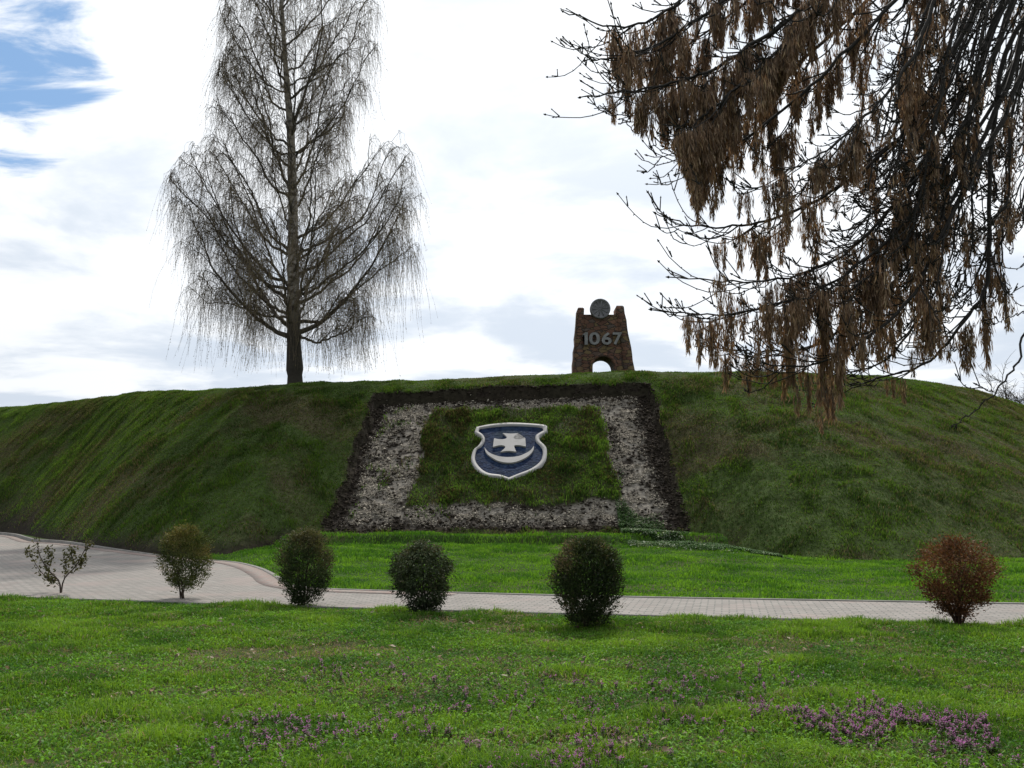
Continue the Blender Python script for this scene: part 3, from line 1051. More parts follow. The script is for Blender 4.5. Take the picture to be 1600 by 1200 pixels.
G1 = [(0.014, 0.022, 0.010), (0.020, 0.032, 0.013), (0.030, 0.044, 0.017), (0.055, 0.052, 0.026)]
shrub(287, 938, 826, 246, 328, 'olive leafy shrub with two bare lower stems, on the lawn edge before the paved square', [(0.022, 0.032, 0.011), (0.034, 0.046, 0.014), (0.052, 0.060, 0.018), (0.090, 0.078, 0.028)], 8500, 5, 0.45, 0.62, (0.03, 0.06), 0, 0.22, 0.17, name='leafy_shrub')
shrub(472, 950, 834, 431, 523, 'dark round evergreen shrub with brownish top where the path leaves the paved square', G1, 11000, 8, 0.32, 0.62, (0.03, 0.06), 0, 0.0, 0.05)
shrub(663, 963, 850, 612, 706, 'dark drooping evergreen shrub with hanging wisps, between two rounder dark shrubs', [(0.016, 0.024, 0.013), (0.024, 0.034, 0.017), (0.036, 0.046, 0.022), (0.062, 0.056, 0.034)], 9500, 8, 0.34, 0.58, (0.03, 0.07), 0.75, 0.0, 0.08)
shrub(917, 978, 847, 860, 976, 'largest dark ball shaped shrub, brown tipped, beside the path below the coat of arms', [(0.012, 0.018, 0.009), (0.018, 0.027, 0.012), (0.028, 0.036, 0.015), (0.075, 0.060, 0.038)], 14000, 9, 0.48, 0.55, (0.03, 0.06), 0, 0.0, 0.04, lump=0.26)
shrub(1497, 981, 848, 1434, 1563, 'rusty red brown bush spreading like a vase beside the path', [(0.034, 0.019, 0.010), (0.056, 0.026, 0.014), (0.080, 0.035, 0.018), (0.098, 0.052, 0.027)], 7500, 22, 0.24, 0.66, (0.03, 0.065), 0.2, 0.25, 0.16, (0.07, 0.04, 0.03), 0.010, name='red_shrub', lump=0.30)

# the thin, nearly bare bush on the far left of the row
g = hit(95, 929)
root = tag(empty('bare_shrub', g), 'thin nearly bare V shaped bush with few leaves in front of the paved square', 'shrub', 'shrubs in a row beside the path')
sm, lf = MB(), MB()
for pts, r0 in (([(95, 932), (92, 908), (75, 890), (62, 868), (58, 845)], .016), ([(95, 932), (100, 905), (118, 885), (133, 858), (140, 850)], .014), ([(92, 908), (70, 900), (50, 872), (42, 858)], .009),
                ([(100, 905), (104, 885), (100, 868)], .006), ([(75, 890), (80, 872), (74, 856)], .007), ([(118, 885), (112, 868), (116, 856)], .006), ([(118, 885), (128, 880), (134, 872)], .005), ([(92, 915), (80, 905), (72, 906)], .006)):
    p = np.array([at(a, b_, g[1] + R.uniform(-0.12, 0.12)) for a, b_ in pts]); p[0] = at(*pts[0], g[1])
    q = bez(p, 12)
    sm.tube(q, np.linspace(r0, r0 * 0.35, 12), 5, (0.065, 0.05, 0.04))
    for k in range(62):
        i = int(R.integers(5, 12)) if r0 > 0.012 else int(R.integers(2, 12))
        c_ = q[i] + R.normal(0, 0.035, 3)
        d = R.normal(0, 1, (2, 3)); d[:, 2] += 0.5
        L = R.uniform(0.035, 0.07, 2)
        sprays(lf, np.repeat(c_[None], 2, 0), d, L, L * 0.5, np.array([[0.06, 0.065, 0.022], [0.09, 0.085, 0.03]]) * R.uniform(0.6, 1.3))
sm.build('stem', M_TWIG, root)
lf.build('foliage', M_LEAF, root)

# ------------------------------------------------------------------ stone arch monument with the year
TY = 43.5
def stone_mat():
    m, t, out = new_mat('rough_red_stone')
    pos = t.add('ShaderNodeTexCoord').outputs['Object']
    wob = t.add('ShaderNodeVectorMath', {0: t.add('ShaderNodeTexNoise', {'Vector': pos, 'Scale': 3.0}).outputs['Color'], 'Scale': 0.10}, operation='SCALE').outputs[0]
    q = t.vm('MULTIPLY', t.vm('ADD', pos, wob), (1, 1, 1.9))
    v = t.add('ShaderNodeTexVoronoi', {'Vector': q, 'Scale': 3.4, 'Randomness': 0.85})
    r = t.add('ShaderNodeSeparateColor', {0: v.outputs['Color']})
    c1 = t.mix(r.outputs[0], (0.085, 0.044, 0.032), (0.165, 0.090, 0.058))
    c1 = t.mix(t.smooth(r.outputs[1], 0.68, 0.9, 0, 0.8), c1, (0.15, 0.115, 0.055))
    c1 = t.mix(t.smooth(r.outputs[2], 0.75, 0.95, 0, 0.7), c1, (0.075, 0.07, 0.065))
    e = t.add('ShaderNodeTexVoronoi', {'Vector': q, 'Scale': 3.4, 'Randomness': 0.85}, feature='DISTANCE_TO_EDGE').outputs[0]
    j = t.smooth(e, 0.0, 0.09)
    c1 = t.mix(j, (0.045, 0.038, 0.032), c1)
    princ(t, out, c1, 0.9, t.m('ADD', j, t.m('MULTIPLY', t.noise(pos, 14, 4), 0.4)), 0.8, 0.04)
    return m


M_ROCK = stone_mat()
M_GREY = concrete_mat('grey_stone', (0.20, 0.20, 0.215))
M_NUM = concrete_mat('numeral_metal', (0.27, 0.275, 0.28))
tb = at(941, 583, TY)
zg = float(hill(np.array([tb[0]]), np.array([TY]))[0])
root = tag(empty('stone_arch', (tb[0], TY, zg - 0.1)), 'red stone arch monument with year 1067 and round disc on the hill top', 'monument')


def twr(px, py, dy=0.0):
    p = at(px, py, TY)
    return np.array([p[0], TY + dy, p[2]])


zb_ = zg - 0.3
xl0, xr0 = twr(894, 590)[0], twr(989, 590)[0]
xl1, xr1 = twr(901, 484)[0], twr(973, 482)[0]
zt = twr(936, 495)[2]
zm = twr(936, 484)[2]
zref = twr(940, 585)[2]
acx = (twr(924, 575)[0] + twr(957, 575)[0]) / 2
ar = (twr(957, 575)[0] - twr(924, 575)[0]) / 2
asp = twr(940, 577)[2]          # springing of the arch
D0, D1 = 1.5, 1.05              # depth at foot and top


def xe(z, side):
    f = (z - zref) / (zm - zref)
    return (xl0 + (xl1 - xl0) * f) if side < 0 else (xr0 + (xr1 - xr0) * f)


def body_outline():
    L = []
    for z in np.linspace(zb_, zt, 14):
        L.append((xe(z, -1) + 0.03, z))
    Rr = []
    for z in np.linspace(zt, zb_, 14):
        Rr.append((xe(z, 1) - 0.03, z))
    arch = [(acx + ar, zb_), (acx + ar, asp)] + [(acx + ar * math.cos(a), asp + ar * 1.0 * math.sin(a)) for a in np.linspace(0.15, math.pi - 0.15, 14)] + [(acx - ar, asp), (acx - ar, zb_)]
    return L + Rr + arch


bm = bmesh.new()
ol = body_outline()
fd = lambda z: (D0 + (D1 - D0) * (z - zb_) / (zm - zb_)) / 2
fr = [bm.verts.new((x_, TY - fd(z_), z_)) for x_, z_ in ol]
bk = [bm.verts.new((x_, TY + fd(z_), z_)) for x_, z_ in ol]
f1 = bm.faces.new(fr); f2 = bm.faces.new(bk[::-1])
for i in range(len(ol)):
    j = (i + 1) % len(ol)
    bm.faces.new((fr[i], bk[i], bk[j], fr[j]))
bmesh.ops.triangulate(bm, faces=[f1, f2])
bmesh.ops.recalc_face_normals(bm, faces=bm.faces[:])
me = bpy.data.meshes.new('wall'); bm.to_mesh(me); bm.free()
me.materials.append(M_ROCK)
o = bpy.data.objects.new('wall', me); COL.objects.link(o); o.parent = root; o.matrix_parent_inverse = Matrix.Translation(-root.location)
# two corner pillars that rise above the wall
for side, (wb, wt_), ptop in ((-1, (0.42, 0.30), twr(906, 484)[2]), (1, (0.48, 0.36), twr(966, 481)[2])):
    bb = MB()
    rows = 12
    zs = np.r_[np.linspace(zb_, ptop - 0.06, rows), ptop]
    Vv = []
    for k, z in enumerate(zs):
        f = (z - zb_) / (ptop - zb_)
        ww_ = wb + (wt_ - wb) * f
        inset = 0.05 if k == rows else 0
        xo = xe(z, side)
        x0, x1 = (xo, xo + ww_) if side < 0 else (xo - ww_, xo)
        dd = fd(z) + 0.05
        jit = R.normal(0, 0.012, 4)
        Vv += [(x0 + inset + jit[0], TY - dd + inset, z), (x1 - inset + jit[1], TY - dd + inset, z), (x1 - inset + jit[2], TY + dd - inset, z), (x0 + inset + jit[3], TY + dd - inset, z)]
    Fs = []
    for k in range(rows):
        for q in range(4):
            Fs.append((k * 4 + q, k * 4 + (q + 1) % 4, k * 4 + 4 + (q + 1) % 4, k * 4 + 4 + q))
    Fs.append((rows * 4, rows * 4 + 1, rows * 4 + 2, rows * 4 + 3))
    bb.add(Vv, np.array(Fs))
    bb.build('pillar', M_ROCK, root)
# voussoir ring round the opening
bb = MB()
aa = np.linspace(-0.35, math.pi + 0.35, 26)
yf = TY - fd(asp) - 0.05
ring = []
for a in aa:
    ca_, sa_ = math.cos(a), math.sin(a)
    if a < 0 or a > math.pi:
        ca_ = math.copysign(1, ca_)
        zo = asp + 1.0 * (a if a < 0 else math.pi - a) * 1.2
        ring.append([(acx + ca_ * ar * 1.005, zo), (acx + ca_ * ar * 1.30, zo)])
    else:
        ring.append([(acx + ca_ * ar * 1.005, asp + ar * sa_), (acx + ca_ * ar * 1.30, asp + ar * 1.30 * sa_)])
Vv = []
for (p_, q_) in ring:
    Vv += [(p_[0], yf, p_[1]), (q_[0], yf, q_[1]), (q_[0], yf + 0.2, q_[1]), (p_[0], yf + 0.2, p_[1])]
Fs = [(k * 4 + q, k * 4 + (q + 1) % 4, k * 4 + 4 + (q + 1) % 4, k * 4 + 4 + q) for k in range(len(ring) - 1) for q in range(4)]
bb.add(Vv, np.array(Fs))
bb.build('arch_ring', M_ROCK, root)
# disc with carved rays
dc = twr(936, 486.5)
drr = (twr(952, 486)[0] - twr(920.5, 486)[0]) / 2
ydf = TY - fd(zt) - 0.12
bb = MB()
ns = 40
an = np.arange(ns) / ns * 2 * math.pi
prof_ = [(0.0, 0.02), (0.80, 0.02), (0.84, -0.02), (0.97, -0.02), (1.0, 0.02), (1.0, 0.26), (0.0, 0.26)]
for k, (r_, yy) in enumerate(prof_):
    bb.V.append(np.c_[dc[0] + np.cos(an) * max(r_, 0.001) * drr, np.full(ns, ydf + yy), dc[2] + np.sin(an) * max(r_, 0.001) * drr]); bb.C.append(np.ones((ns, 3))); bb.n += ns
for k in range(len(prof_) - 1):
    i = np.arange(ns); j = (i + 1) % ns
    bb.F.append(np.c_[k * ns + i, k * ns + j, (k + 1) * ns + j, (k + 1) * ns + i])
disc = bb.build('disc', M_GREY, root)
bb = MB()
for a in np.arange(10) / 10 * 2 * math.pi + 0.1:
    e1 = np.array([math.cos(a), 0, math.sin(a)]); s1 = np.array([-math.sin(a), 0, math.cos(a)]) * 0.012
    c0 = np.array([dc[0], ydf + 0.018, dc[2]])
    p0, p1 = c0 + e1 * drr * 0.10, c0 + e1 * drr * 0.80
    up_ = np.array([0, -0.03, 0])
    V = [p0 - s1, p0 + s1, p1 + s1 * 2.2, p1 - s1 * 2.2, p0 + up_, p1 + up_]
    bb.add(V, [np.array([[0, 3, 5, 4], [1, 4, 5, 2]]), np.array([[3, 2, 5]])])
bb.build('rays', M_GREY, disc)
# numerals
zn0, zn1 = twr(936, 542.5)[2], twr(936, 523.5)[2]
ynf = TY - fd((zn0 + zn1) / 2) - 0.07
for ch, pxa, pxb in (('0', 918.5, 935), ('6', 938, 953), ('7', 955, 969.5)):
    cu = bpy.data.curves.new('numeral', 'FONT')
    cu.body = ch; cu.size = 1; cu.extrude = 0.05; cu.offset = 0.022
    tmp = bpy.data.objects.new('numeral_tmp', cu)
    COL.objects.link(tmp)
    dg = bpy.context.evaluated_depsgraph_get()
    me = bpy.data.meshes.new_from_object(tmp.evaluated_get(dg))
    bpy.data.objects.remove(tmp)
    v_ = np.empty(len(me.vertices) * 3); me.vertices.foreach_get('co', v_); v_ = v_.reshape(-1, 3)
    lo, hi = v_.min(0), v_.max(0)
    xa, xb = twr(pxa, 533)[0], twr(pxb, 533)[0]
    q = np.empty_like(v_)
    q[:, 0] = xa + (v_[:, 0] - lo[0]) / (hi[0] - lo[0]) * (xb - xa)
    q[:, 2] = zn0 + (v_[:, 1] - lo[1]) / (hi[1] - lo[1]) * (zn1 - zn0)
    q[:, 1] = ynf - (v_[:, 2] - lo[2]) / (hi[2] - lo[2]) * 0.09 + 0.09 - 0.05
    me.vertices.foreach_set('co', q.ravel())
    me.flip_normals() if False else None
    me.materials.clear(); me.materials.append(M_NUM)
    me.name = 'numeral'
    o = bpy.data.objects.new('numeral', me); COL.objects.link(o)
    o.parent = root; o.matrix_parent_inverse = Matrix.Translation(-root.location)
    o['label'] = 'grey raised figure ' + {'1': 'one', '0': 'zero', '6': 'six', '7': 'seven'}[ch]

# the figure one: an upright bar with a flag
bm = bmesh.new()
o1 = [(911.5, zn0), (916.5, zn0), (916.5, zn1), (913.0, zn1), (908.5, zn1 - 0.10), (908.5, zn1 - 0.19), (911.5, zn1 - 0.14)]
fv = [bm.verts.new((twr(a, 533)[0], ynf - 0.05, z_)) for a, z_ in o1]
bv = [bm.verts.new((v.co.x, ynf + 0.04, v.co.z)) for v in fv]
f1 = bm.faces.new(fv); f2 = bm.faces.new(bv[::-1])
for i in range(len(o1)):
    j = (i + 1) % len(o1)
    bm.faces.new((fv[i], bv[i], bv[j], fv[j]))
bmesh.ops.triangulate(bm, faces=[f1, f2]); bmesh.ops.recalc_face_normals(bm, faces=bm.faces[:])
me = bpy.data.meshes.new('numeral'); bm.to_mesh(me); bm.free(); me.materials.append(M_NUM)
o = bpy.data.objects.new('numeral', me); COL.objects.link(o)
o.parent = root; o.matrix_parent_inverse = Matrix.Translation(-root.location)
o['label'] = 'grey raised figure one'

# ------------------------------------------------------------------ birch on the hill top
BY = 41.5
def birch_bark():
    m, t, out = new_mat('birch_bark')
    pos = t.add('ShaderNodeNewGeometry').outputs['Position']
    oz = t.add('ShaderNodeSeparateXYZ', {0: t.add('ShaderNodeTexCoord').outputs['Object']}).outputs[2]
    c = t.add('ShaderNodeAttribute', attribute_name='col').outputs['Color']
    band = t.noise(t.vm('MULTIPLY', pos, (1.2, 1.2, 2.6)), 1.6, 6, 0.65)
    f = t.smooth(band, 0.36, 0.54)
    dark = t.mix(t.noise(pos, 9, 4, 0.6), (0.022, 0.020, 0.017), (0.07, 0.06, 0.048))
    sep = t.add('ShaderNodeSeparateColor', {0: c}).outputs[0]
    princ(t, out, t.mix(t.m('MULTIPLY', f, sep), dark, (0.34, 0.31, 0.27)), 0.85, t.noise(pos, 18, 4), 0.6, 0.03)
    return m


M_BIRCH = birch_bark()
gb = at(460, 601, BY)
zgb = float(hill(np.array([gb[0]]), np.array([BY]))[0])
base = np.array([gb[0], BY, zgb - 0.15])
birch = tag(empty('birch_tree', base), 'tall drooping birch with bare hanging twigs and dark lower trunk on the hill', 'tree')


def bp(px, py, dy=0.0):
    return at(px, py, BY) + np.array([0, dy, 0])


tr_pts = [np.array([gb[0], BY, zgb - 0.4]), bp(461, 600), bp(459, 525), bp(458, 440), bp(457, 350, .1), bp(455, 260, .15), bp(452, 190, .15), bp(446, 110, .1), bp(441, 20), bp(438, -70), bp(440, -150), bp(443, -230)]
tr_r = np.array([17, 13.5, 10.8, 9.6, 7.9, 6.9, 6.3, 4.3, 3.2, 2.4, 1.6, 0.6]) / F * BY
TP = bez(tr_pts, 90)
TR = np.interp(np.linspace(0, 1, 90), np.linspace(0, 1, len(tr_r)), tr_r)
mb = MB()
wht = np.clip(ss(2.2, 4.5, TP[:, 2] - zgb) * (1 - 0.35 * ss(12, 17, TP[:, 2] - zgb)), 0, 1)
mb.tube(TP, TR * (1 + 0.05 * R.normal(0, 1, 90)), 12, np.repeat(wht[:, None], 3, 1))
mb.build('trunk', M_BIRCH, birch, smooth=True)
ENV_Y = [-260, -150, -50, 0, 100, 150, 200, 250, 300, 350, 430, 500, 550, 590]
ENV_R = [12, 75, 112, 126, 130, 138, 158, 188, 200, 198, 192, 175, 135, 95]


def zpx(py):
    return bp(456, py)[2]


EZ = np.array([zpx(p) for p in ENV_Y])[::-1]
ER = np.array(ENV_R)[::-1] / F * BY * 0.97


def env(z):
    return np.interp(z, EZ, ER)


crown = MB()


def rot_az(a):
    return np.array([math.cos(a), math.sin(a), 0.0])


def strand(p, d0, ln, th=0.0047):
    """one hanging twig with buds and small catkins"""
    m_ = 6
    u = np.linspace(0, 1, m_)
    sway = R.normal(0, 0.16, 2)
    P = p + d0 * (np.sqrt(u) * min(0.40, ln * 0.35))[:, None] + np.c_[sway[0] * u * ln, sway[1] * u * ln, -u ** 1.35 * ln]
    P[1:, :2] += R.normal(0, 0.03, (m_ - 1, 2))
    c_ = np.array([0.22, 0.175, 0.13]) * R.uniform(0.7, 1.3)
    crown.tube(P, np.linspace(th, th * 0.5, m_), 3, c_, cap=False)
    nl = int(ln * R.uniform(4, 16)) + 2
    uu = R.random(nl) ** 0.8
    Q = np.stack([np.interp(uu, u, P[:, k]) for k in range(3)], 1)
    L = R.uniform(0.028, 0.065, nl)
    cl = np.where(R.random((nl, 1)) < 0.5, np.array([[0.150, 0.118, 0.072]]), np.array([[0.19, 0.170, 0.075]])) * R.uniform(0.6, 1.3, (nl, 1))
    sprays(crown, Q, np.c_[R.normal(0, 0.4, (nl, 2)), np.full(nl, -1.0)], L, L * 0.36, cl)


def grow_limb(h_px, az, end_px, rf, r0, sag=0.0, fork=True):
    i = int(np.argmin(np.abs(TP[:, 2] - zpx(h_px))))
    s0 = TP[i]
    z1 = zpx(end_px)
    Re = env(z1) * rf
    o3 = rot_az(az)
    e = np.array([TP[i][0], BY, 0]) + o3 * Re; e[2] = z1
    dz = z1 - s0[2]
    p1 = s0 + o3 * Re * 0.30 + np.array([0, 0, dz * 0.14 - sag])
    p2 = s0 + o3 * Re * 0.68 + np.array([0, 0, dz * 0.55 - sag * 0.5]) + R.normal(0, 0.22, 3)
    P = bez([s0, p1, p2, e], 26)
    wig = np.cumsum(R.normal(0, 0.035, (26, 3)), 0); wig -= np.linspace(0, 1, 26)[:, None] * wig[-1]
    P = P + wig
    lm = MB()
    lm.tube(P, np.linspace(r0, 0.018, 26) * (0.35 + 0.65 * np.linspace(1, 0, 26) ** 0.7) + 0.008, 6, (0.12, 0.12, 0.12))
    ns_ = int(9 + Re * 3.2)

    def inside(Q):
        """keep the crown's outline"""
        rr = np.hypot(Q[:, 0] - base[0], Q[:, 1] - BY)
        f = np.minimum(1, env(Q[:, 2]) * 1.02 / np.maximum(rr, 1e-3))
        Q[:, 0] = base[0] + (Q[:, 0] - base[0]) * f
        Q[:, 1] = BY + (Q[:, 1] - BY) * f
        return Q

    def hang(Q, lo, n_s, out3):
        for s_ in range(n_s):
            jj = int(R.integers(lo, len(Q)))
            dd = rot_az(R.uniform(0, 6.28)) * 0.7 + out3 * 0.4
            L_ = min(R.gamma(2.6, 0.36 + 0.16 * (h_px > 470)) + 0.2, (Q[jj][2] - zpx(586)) * R.uniform(0.8, 1.0))
            if L_ > 0.15:
                strand(Q[jj], dd, L_)

    for k in range(ns_):
        u = 0.20 + 0.80 * (k + R.random()) / ns_
        j = min(int(u * 25), 25)
        a2 = az + R.choice([-1, 1]) * R.uniform(0.25, 1.2)
        ln = R.uniform(0.8, 2.3) * (1.15 - 0.45 * u) * (0.45 + 0.55 * min(Re / 4, 1))
        q0 = P[j]
        d = rot_az(a2) * 0.75 + np.array([0, 0, R.uniform(0.35, 1.3)])
        d /= np.linalg.norm(d)
        Q = inside(bez([q0, q0 + d * ln * 0.5 + R.normal(0, 0.04, 3), q0 + d * ln * 0.9 + np.array([0, 0, -0.08 * ln]), q0 + rot_az(a2) * ln * 0.92 + np.array([0, 0, d[2] * ln * 0.75 - 0.18 * ln])], 9))
        lm.tube(Q, np.linspace(0.020 * (1.2 - 0.5 * u), 0.007, 9), 4, (0.10, 0.10, 0.10))
        hang(Q, 3, int(R.integers(4, 8) + 3 * (h_px > 470)), rot_az(a2))
        for t_ in range(3):                       # finer twigs
            jj = int(R.integers(2, 8))
            a3 = a2 + R.normal(0, 0.9)
            l3 = ln * R.uniform(0.3, 0.6)
            d3 = rot_az(a3) * 0.9 + np.array([0, 0, R.uniform(0.0, 0.9)])
            Q3 = inside(bez([Q[jj], Q[jj] + d3 * l3 * 0.5, Q[jj] + d3 * l3 * 0.85 + np.array([0, 0, -0.10 * l3]), Q[jj] + d3 * l3 + np.array([0, 0, -0.35 * l3])], 6))
            crown.tube(Q3, np.linspace(0.010, 0.005, 6), 3, (0.075, 0.06, 0.045), cap=False)
            hang(Q3, 2, int(R.integers(2, 5)), rot_az(a3))
    hang(P, 9, int(8 + Re * 2.5), o3)
    lm.build('limb', M_BIRCH, birch, smooth=True)


# the big lower limbs seen in the photograph, then the rest spiralling up the trunk
for hpx, az, epx, rf, r0, sag in ((527, math.pi + 0.25, 330, 0.86, 0.12, 0.0), (516, math.pi - 0.5, 250, 0.85, 0.12, 0), (522, 0.15, 300, 0.90, 0.13, 0.0), (520, -0.25, 500, 0.72, 0.075, 0.55),
                                 (500, math.pi - 0.1, 470, 0.85, 0.06, 0.15), (505, 0.35, 380, 0.92, 0.09, 0.1), (470, math.pi + 0.1, 250, 0.8, 0.10, 0), (472, 0.5, 265, 0.85, 0.08, 0),
                                 (440, math.pi, 240, 0.97, 0.08, 0), (430, 0.05, 245, 0.97, 0.08, 0), (400, math.pi - 0.3, 220, 0.95, 0.07, 0), (395, 0.3, 215, 0.95, 0.07, 0), (455, math.pi + 0.35, 300, 0.98, 0.07, 0), (460, -0.3, 310, 0.98, 0.07, 0), (250, math.pi, 95, 0.95, 0.05, 0), (240, 0.0, 85, 0.95, 0.05, 0), (150, math.pi, 10, 0.95, 0.04, 0), (140, 0.1, 5, 0.95, 0.04, 0),
                                 (515, 1.7, 360, 0.85, 0.10, 0), (212, 0.3, -90, 0.42, 0.10, 0), (300, math.pi + 0.2, 60, 0.7, 0.085, 0), (510, -1.6, 380, 0.85, 0.10, 0)):
    grow_limb(hpx, az, epx, rf, r0, sag)
ga = 0.7
for hpx in np.linspace(500, -200, 42):
    ga += 2.4 + R.normal(0, 0.25)
    k_ = (hpx + 200) / 700
    rise = R.uniform(70, 120) + 130 * k_ * R.uniform(0.5, 1.1)
    grow_limb(hpx, ga, max(hpx - rise, -258), R.uniform(0.60, 1.0), 0.08 * (0.3 + 0.7 * k_))
crown.build('crown', M_CROWN, birch)

# ------------------------------------------------------------------ far bare bushes on the right behind the hill
def bare_bush(px, pyt, pyb, Y, spread, label, n_st):
    pb, ptp = at(px, pyb, Y), at(px, pyt, Y)
    z0 = 0.0
    hgt = ptp[2] - z0
    g = np.array([pb[0], Y, z0])
    root = tag(empty('bare_tree', g), label, 'tree', 'leafless trees behind the hill')
    br, cr_ = MB(), MB()
    for s_ in range(n_st):
        a = R.uniform(0, 6.28); sp_ = R.uniform(0.2, 1) * spread
        e = g + np.array([math.cos(a) * sp_, math.sin(a) * sp_, hgt * R.uniform(0.75, 1.0) * (1 - 0.25 * (sp_ / spread) ** 2)])
        P = bez([g, g + (e - g) * [0.25, 0.25, 0.5] + R.normal(0, 0.2, 3), e], 14)
        br.tube(P, np.linspace(0.10, 0.02, 14), 5, (0.07, 0.06, 0.05))
        for k in range(16):
            j = int(R.integers(5, 14))
            d = R.normal(0, 1, 3); d[2] = abs(d[2]) * 0.9 + 0.3; d /= np.linalg.norm(d)
            ln = R.uniform(0.8, 2.0)
            Q = bez([P[j], P[j] + d * ln * 0.5 + R.normal(0, 0.1, 3), P[j] + d * ln], 6)
            br.tube(Q, np.linspace(0.03, 0.012, 6), 3, (0.07, 0.06, 0.05))
            for t_ in range(9):
                q = Q[int(R.integers(1, 6))]
                d2 = d + R.normal(0, 0.7, 3); d2 /= np.linalg.norm(d2)
                l2 = R.uniform(0.3, 0.9)
                cr_.tube([q, q + d2 * l2 * 0.5 + R.normal(0, 0.04, 3), q + d2 * l2], [0.014, 0.010, 0.006], 3, (0.085, 0.075, 0.055), cap=False)
    br.build('branches', M_TWIG, root)
    cr_.build('crown', M_TWIG, root)


bare_bush(1585, 588, 640, 62, 1.9, 'grey leafless tree rising behind the right shoulder of the hill', 16)
bare_bush(1556, 584, 640, 66, 1.1, 'slim pale leafless tree left of the denser grey one behind the hill', 5)
bare_bush(1640, 583, 650, 60, 2.2, 'grey leafless tree outermost behind the right shoulder of the hill', 16)

# ------------------------------------------------------------------ ash tree whose branches hang into view on the right
ASH = np.array([7.4, 7.6, 0.0])
ash = tag(empty('ash_tree', ASH), 'ash tree with hanging dark branches full of dry brown seed bunches', 'tree')
BARK = (0.030, 0.027, 0.025)
mb = MB()
ATP = bez([ASH + [0, 0, -0.3], ASH + [0.05, 0, 2.0], ASH + [0.0, 0.1, 4.5], ASH + [-0.25, 0.0, 7.0], ASH + [-0.3, 0.1, 9.5]], 40)
mb.tube(ATP, np.interp(np.linspace(0, 1, 40), [0, .08, .5, 1], [0.34, 0.25, 0.19, 0.06]), 12, (0.075, 0.07, 0.062))
mb.build('trunk', M_TWIG, ash, smooth=True)

SEEDS, SIZE = 1.75, 1.35
clusters = []       # (position, length, twist)


def bud(mb, p, d, s_):
    d, a, c_ = tangent_frame(d)
    V = [p - d * s_ * 0.5, p + a * s_ * 0.6, p + c_ * s_ * 0.6, p - a * s_ * 0.6, p - c_ * s_ * 0.6, p + d * s_ * 1.5]
    mb.add(np.array(V), np.array([[0, 2, 1], [0, 3, 2], [0, 4, 3], [0, 1, 4], [5, 1, 2], [5, 2, 3], [5, 3, 4], [5, 4, 1]]), (0.022, 0.020, 0.016))


def twig(mb, p, d, ln, r0, seeds, lift=0.5, tipbud=True, L0=0.20):
    """a side twig: sags, then its tip turns up; seed bunches hang from its older part"""
    m_ = 9
    u = np.linspace(0, 1, m_)
    d = d / np.linalg.norm(d)
    P = p + d * (u * ln)[:, None] + np.c_[np.zeros(m_), np.zeros(m_), (-0.20 * np.sin(u * math.pi * 0.75) + lift * 0.28 * u ** 3) * ln]
    P += np.cumsum(R.normal(0, 0.006, (m_, 3)), 0)
    mb.tube(P, np.linspace(r0, max(r0 * 0.5, 0.0028), m_), 5, BARK)
    for j in range(2, m_):
        if R.random() < 0.75:
            bud(mb, P[j] + R.normal(0, 0.004, 3), R.normal(0, 1, 3) + [0, 0, 0.6], 0.0075)
    if tipbud:
        bud(mb, P[-1], P[-1] - P[-2], 0.013)
        for q in range(2):
            e = P[-3] + (P[-1] - P[-3]) * 0.4
            dd = (P[-1] - P[-2]) / np.linalg.norm(P[-1] - P[-2]) + R.normal(0, 0.45, 3) + np.array([0, 0, 0.3])
            l2 = R.uniform(0.02, 0.07)
            mb.tube([e, e + dd * l2], [0.004, 0.003], 4, BARK)
            bud(mb, e + dd * l2, dd, 0.009)
    k = R.poisson(seeds * SEEDS)
    for q in range(k):
        uu = R.uniform(0.05, 0.80)
        j = min(int(uu * (m_ - 1)), m_ - 2)
        clusters.append((P[j] + (P[j + 1] - P[j]) * R.random(), SIZE * L0 * R.uniform(0.5, 1.35)))
    return P


def limb(pts, r0, r1, side, seeds, tw_len=(0.25, 0.6), L0=0.2, start=0.15, lean=-1, end=1.0):
    """a limb through traced points (px, py, depth); side = number of side twigs"""
    P = bez([at(*q) for q in pts], 46)
    mb = MB()
    P[1:-1] += R.normal(0, 0.006, (44, 3))
    mb.tube(P, np.linspace(r0 ** 0.5, r1 ** 0.5, 46) ** 2, 7, BARK)
    for j in range(6, 46, 3):
        bud(mb, P[j] + R.normal(0, r1, 3), R.normal(0, 1, 3), 0.008)
    for k in range(side):
        u = start + (end - start) * (k + R.random()) / side
        j = min(int(u * 44), 44)
        T = P[j + 1] - P[j]; T /= np.linalg.norm(T)
        d = T * 0.85 + np.array([R.normal(0.2 * lean, 0.40), R.normal(0, 0.5), R.normal(-0.05, 0.30)])
        if P[j][2] < at(800, 470, 6)[2]:
            d[2] = abs(d[2]) * 0.5
        rr = (np.linspace(r0 ** 0.5, r1 ** 0.5, 46) ** 2)[j]
        Pt = twig(mb, P[j], d, R.uniform(*tw_len), max(min(rr * 0.55, 0.009), 0.0035), seeds, R.uniform(0.2, 1.2), L0=L0)
        if R.random() < 0.45:
            q = Pt[int(R.integers(3, 7))]
            d2 = d + R.normal(0, 0.5, 3)
            twig(mb, q, d2, R.uniform(0.12, 0.3), 0.004, seeds * 0.5, R.uniform(0.3, 1.2), L0=L0)
    e = P[-1]
    bud(mb, e, P[-1] - P[-2], 0.016)
    for q in range(2):
        b0_ = P[-3]; dd = (P[-1] - P[-3]) + R.normal(0, 0.02, 3) + np.array([0, 0, 0.012])
        mb.tube([b0_, b0_ + dd * 0.9], [0.004, 0.003], 4, BARK); bud(mb, b0_ + dd * 0.9, dd, 0.010)
    mb.build('limb', M_TWIG, ash, smooth=False)


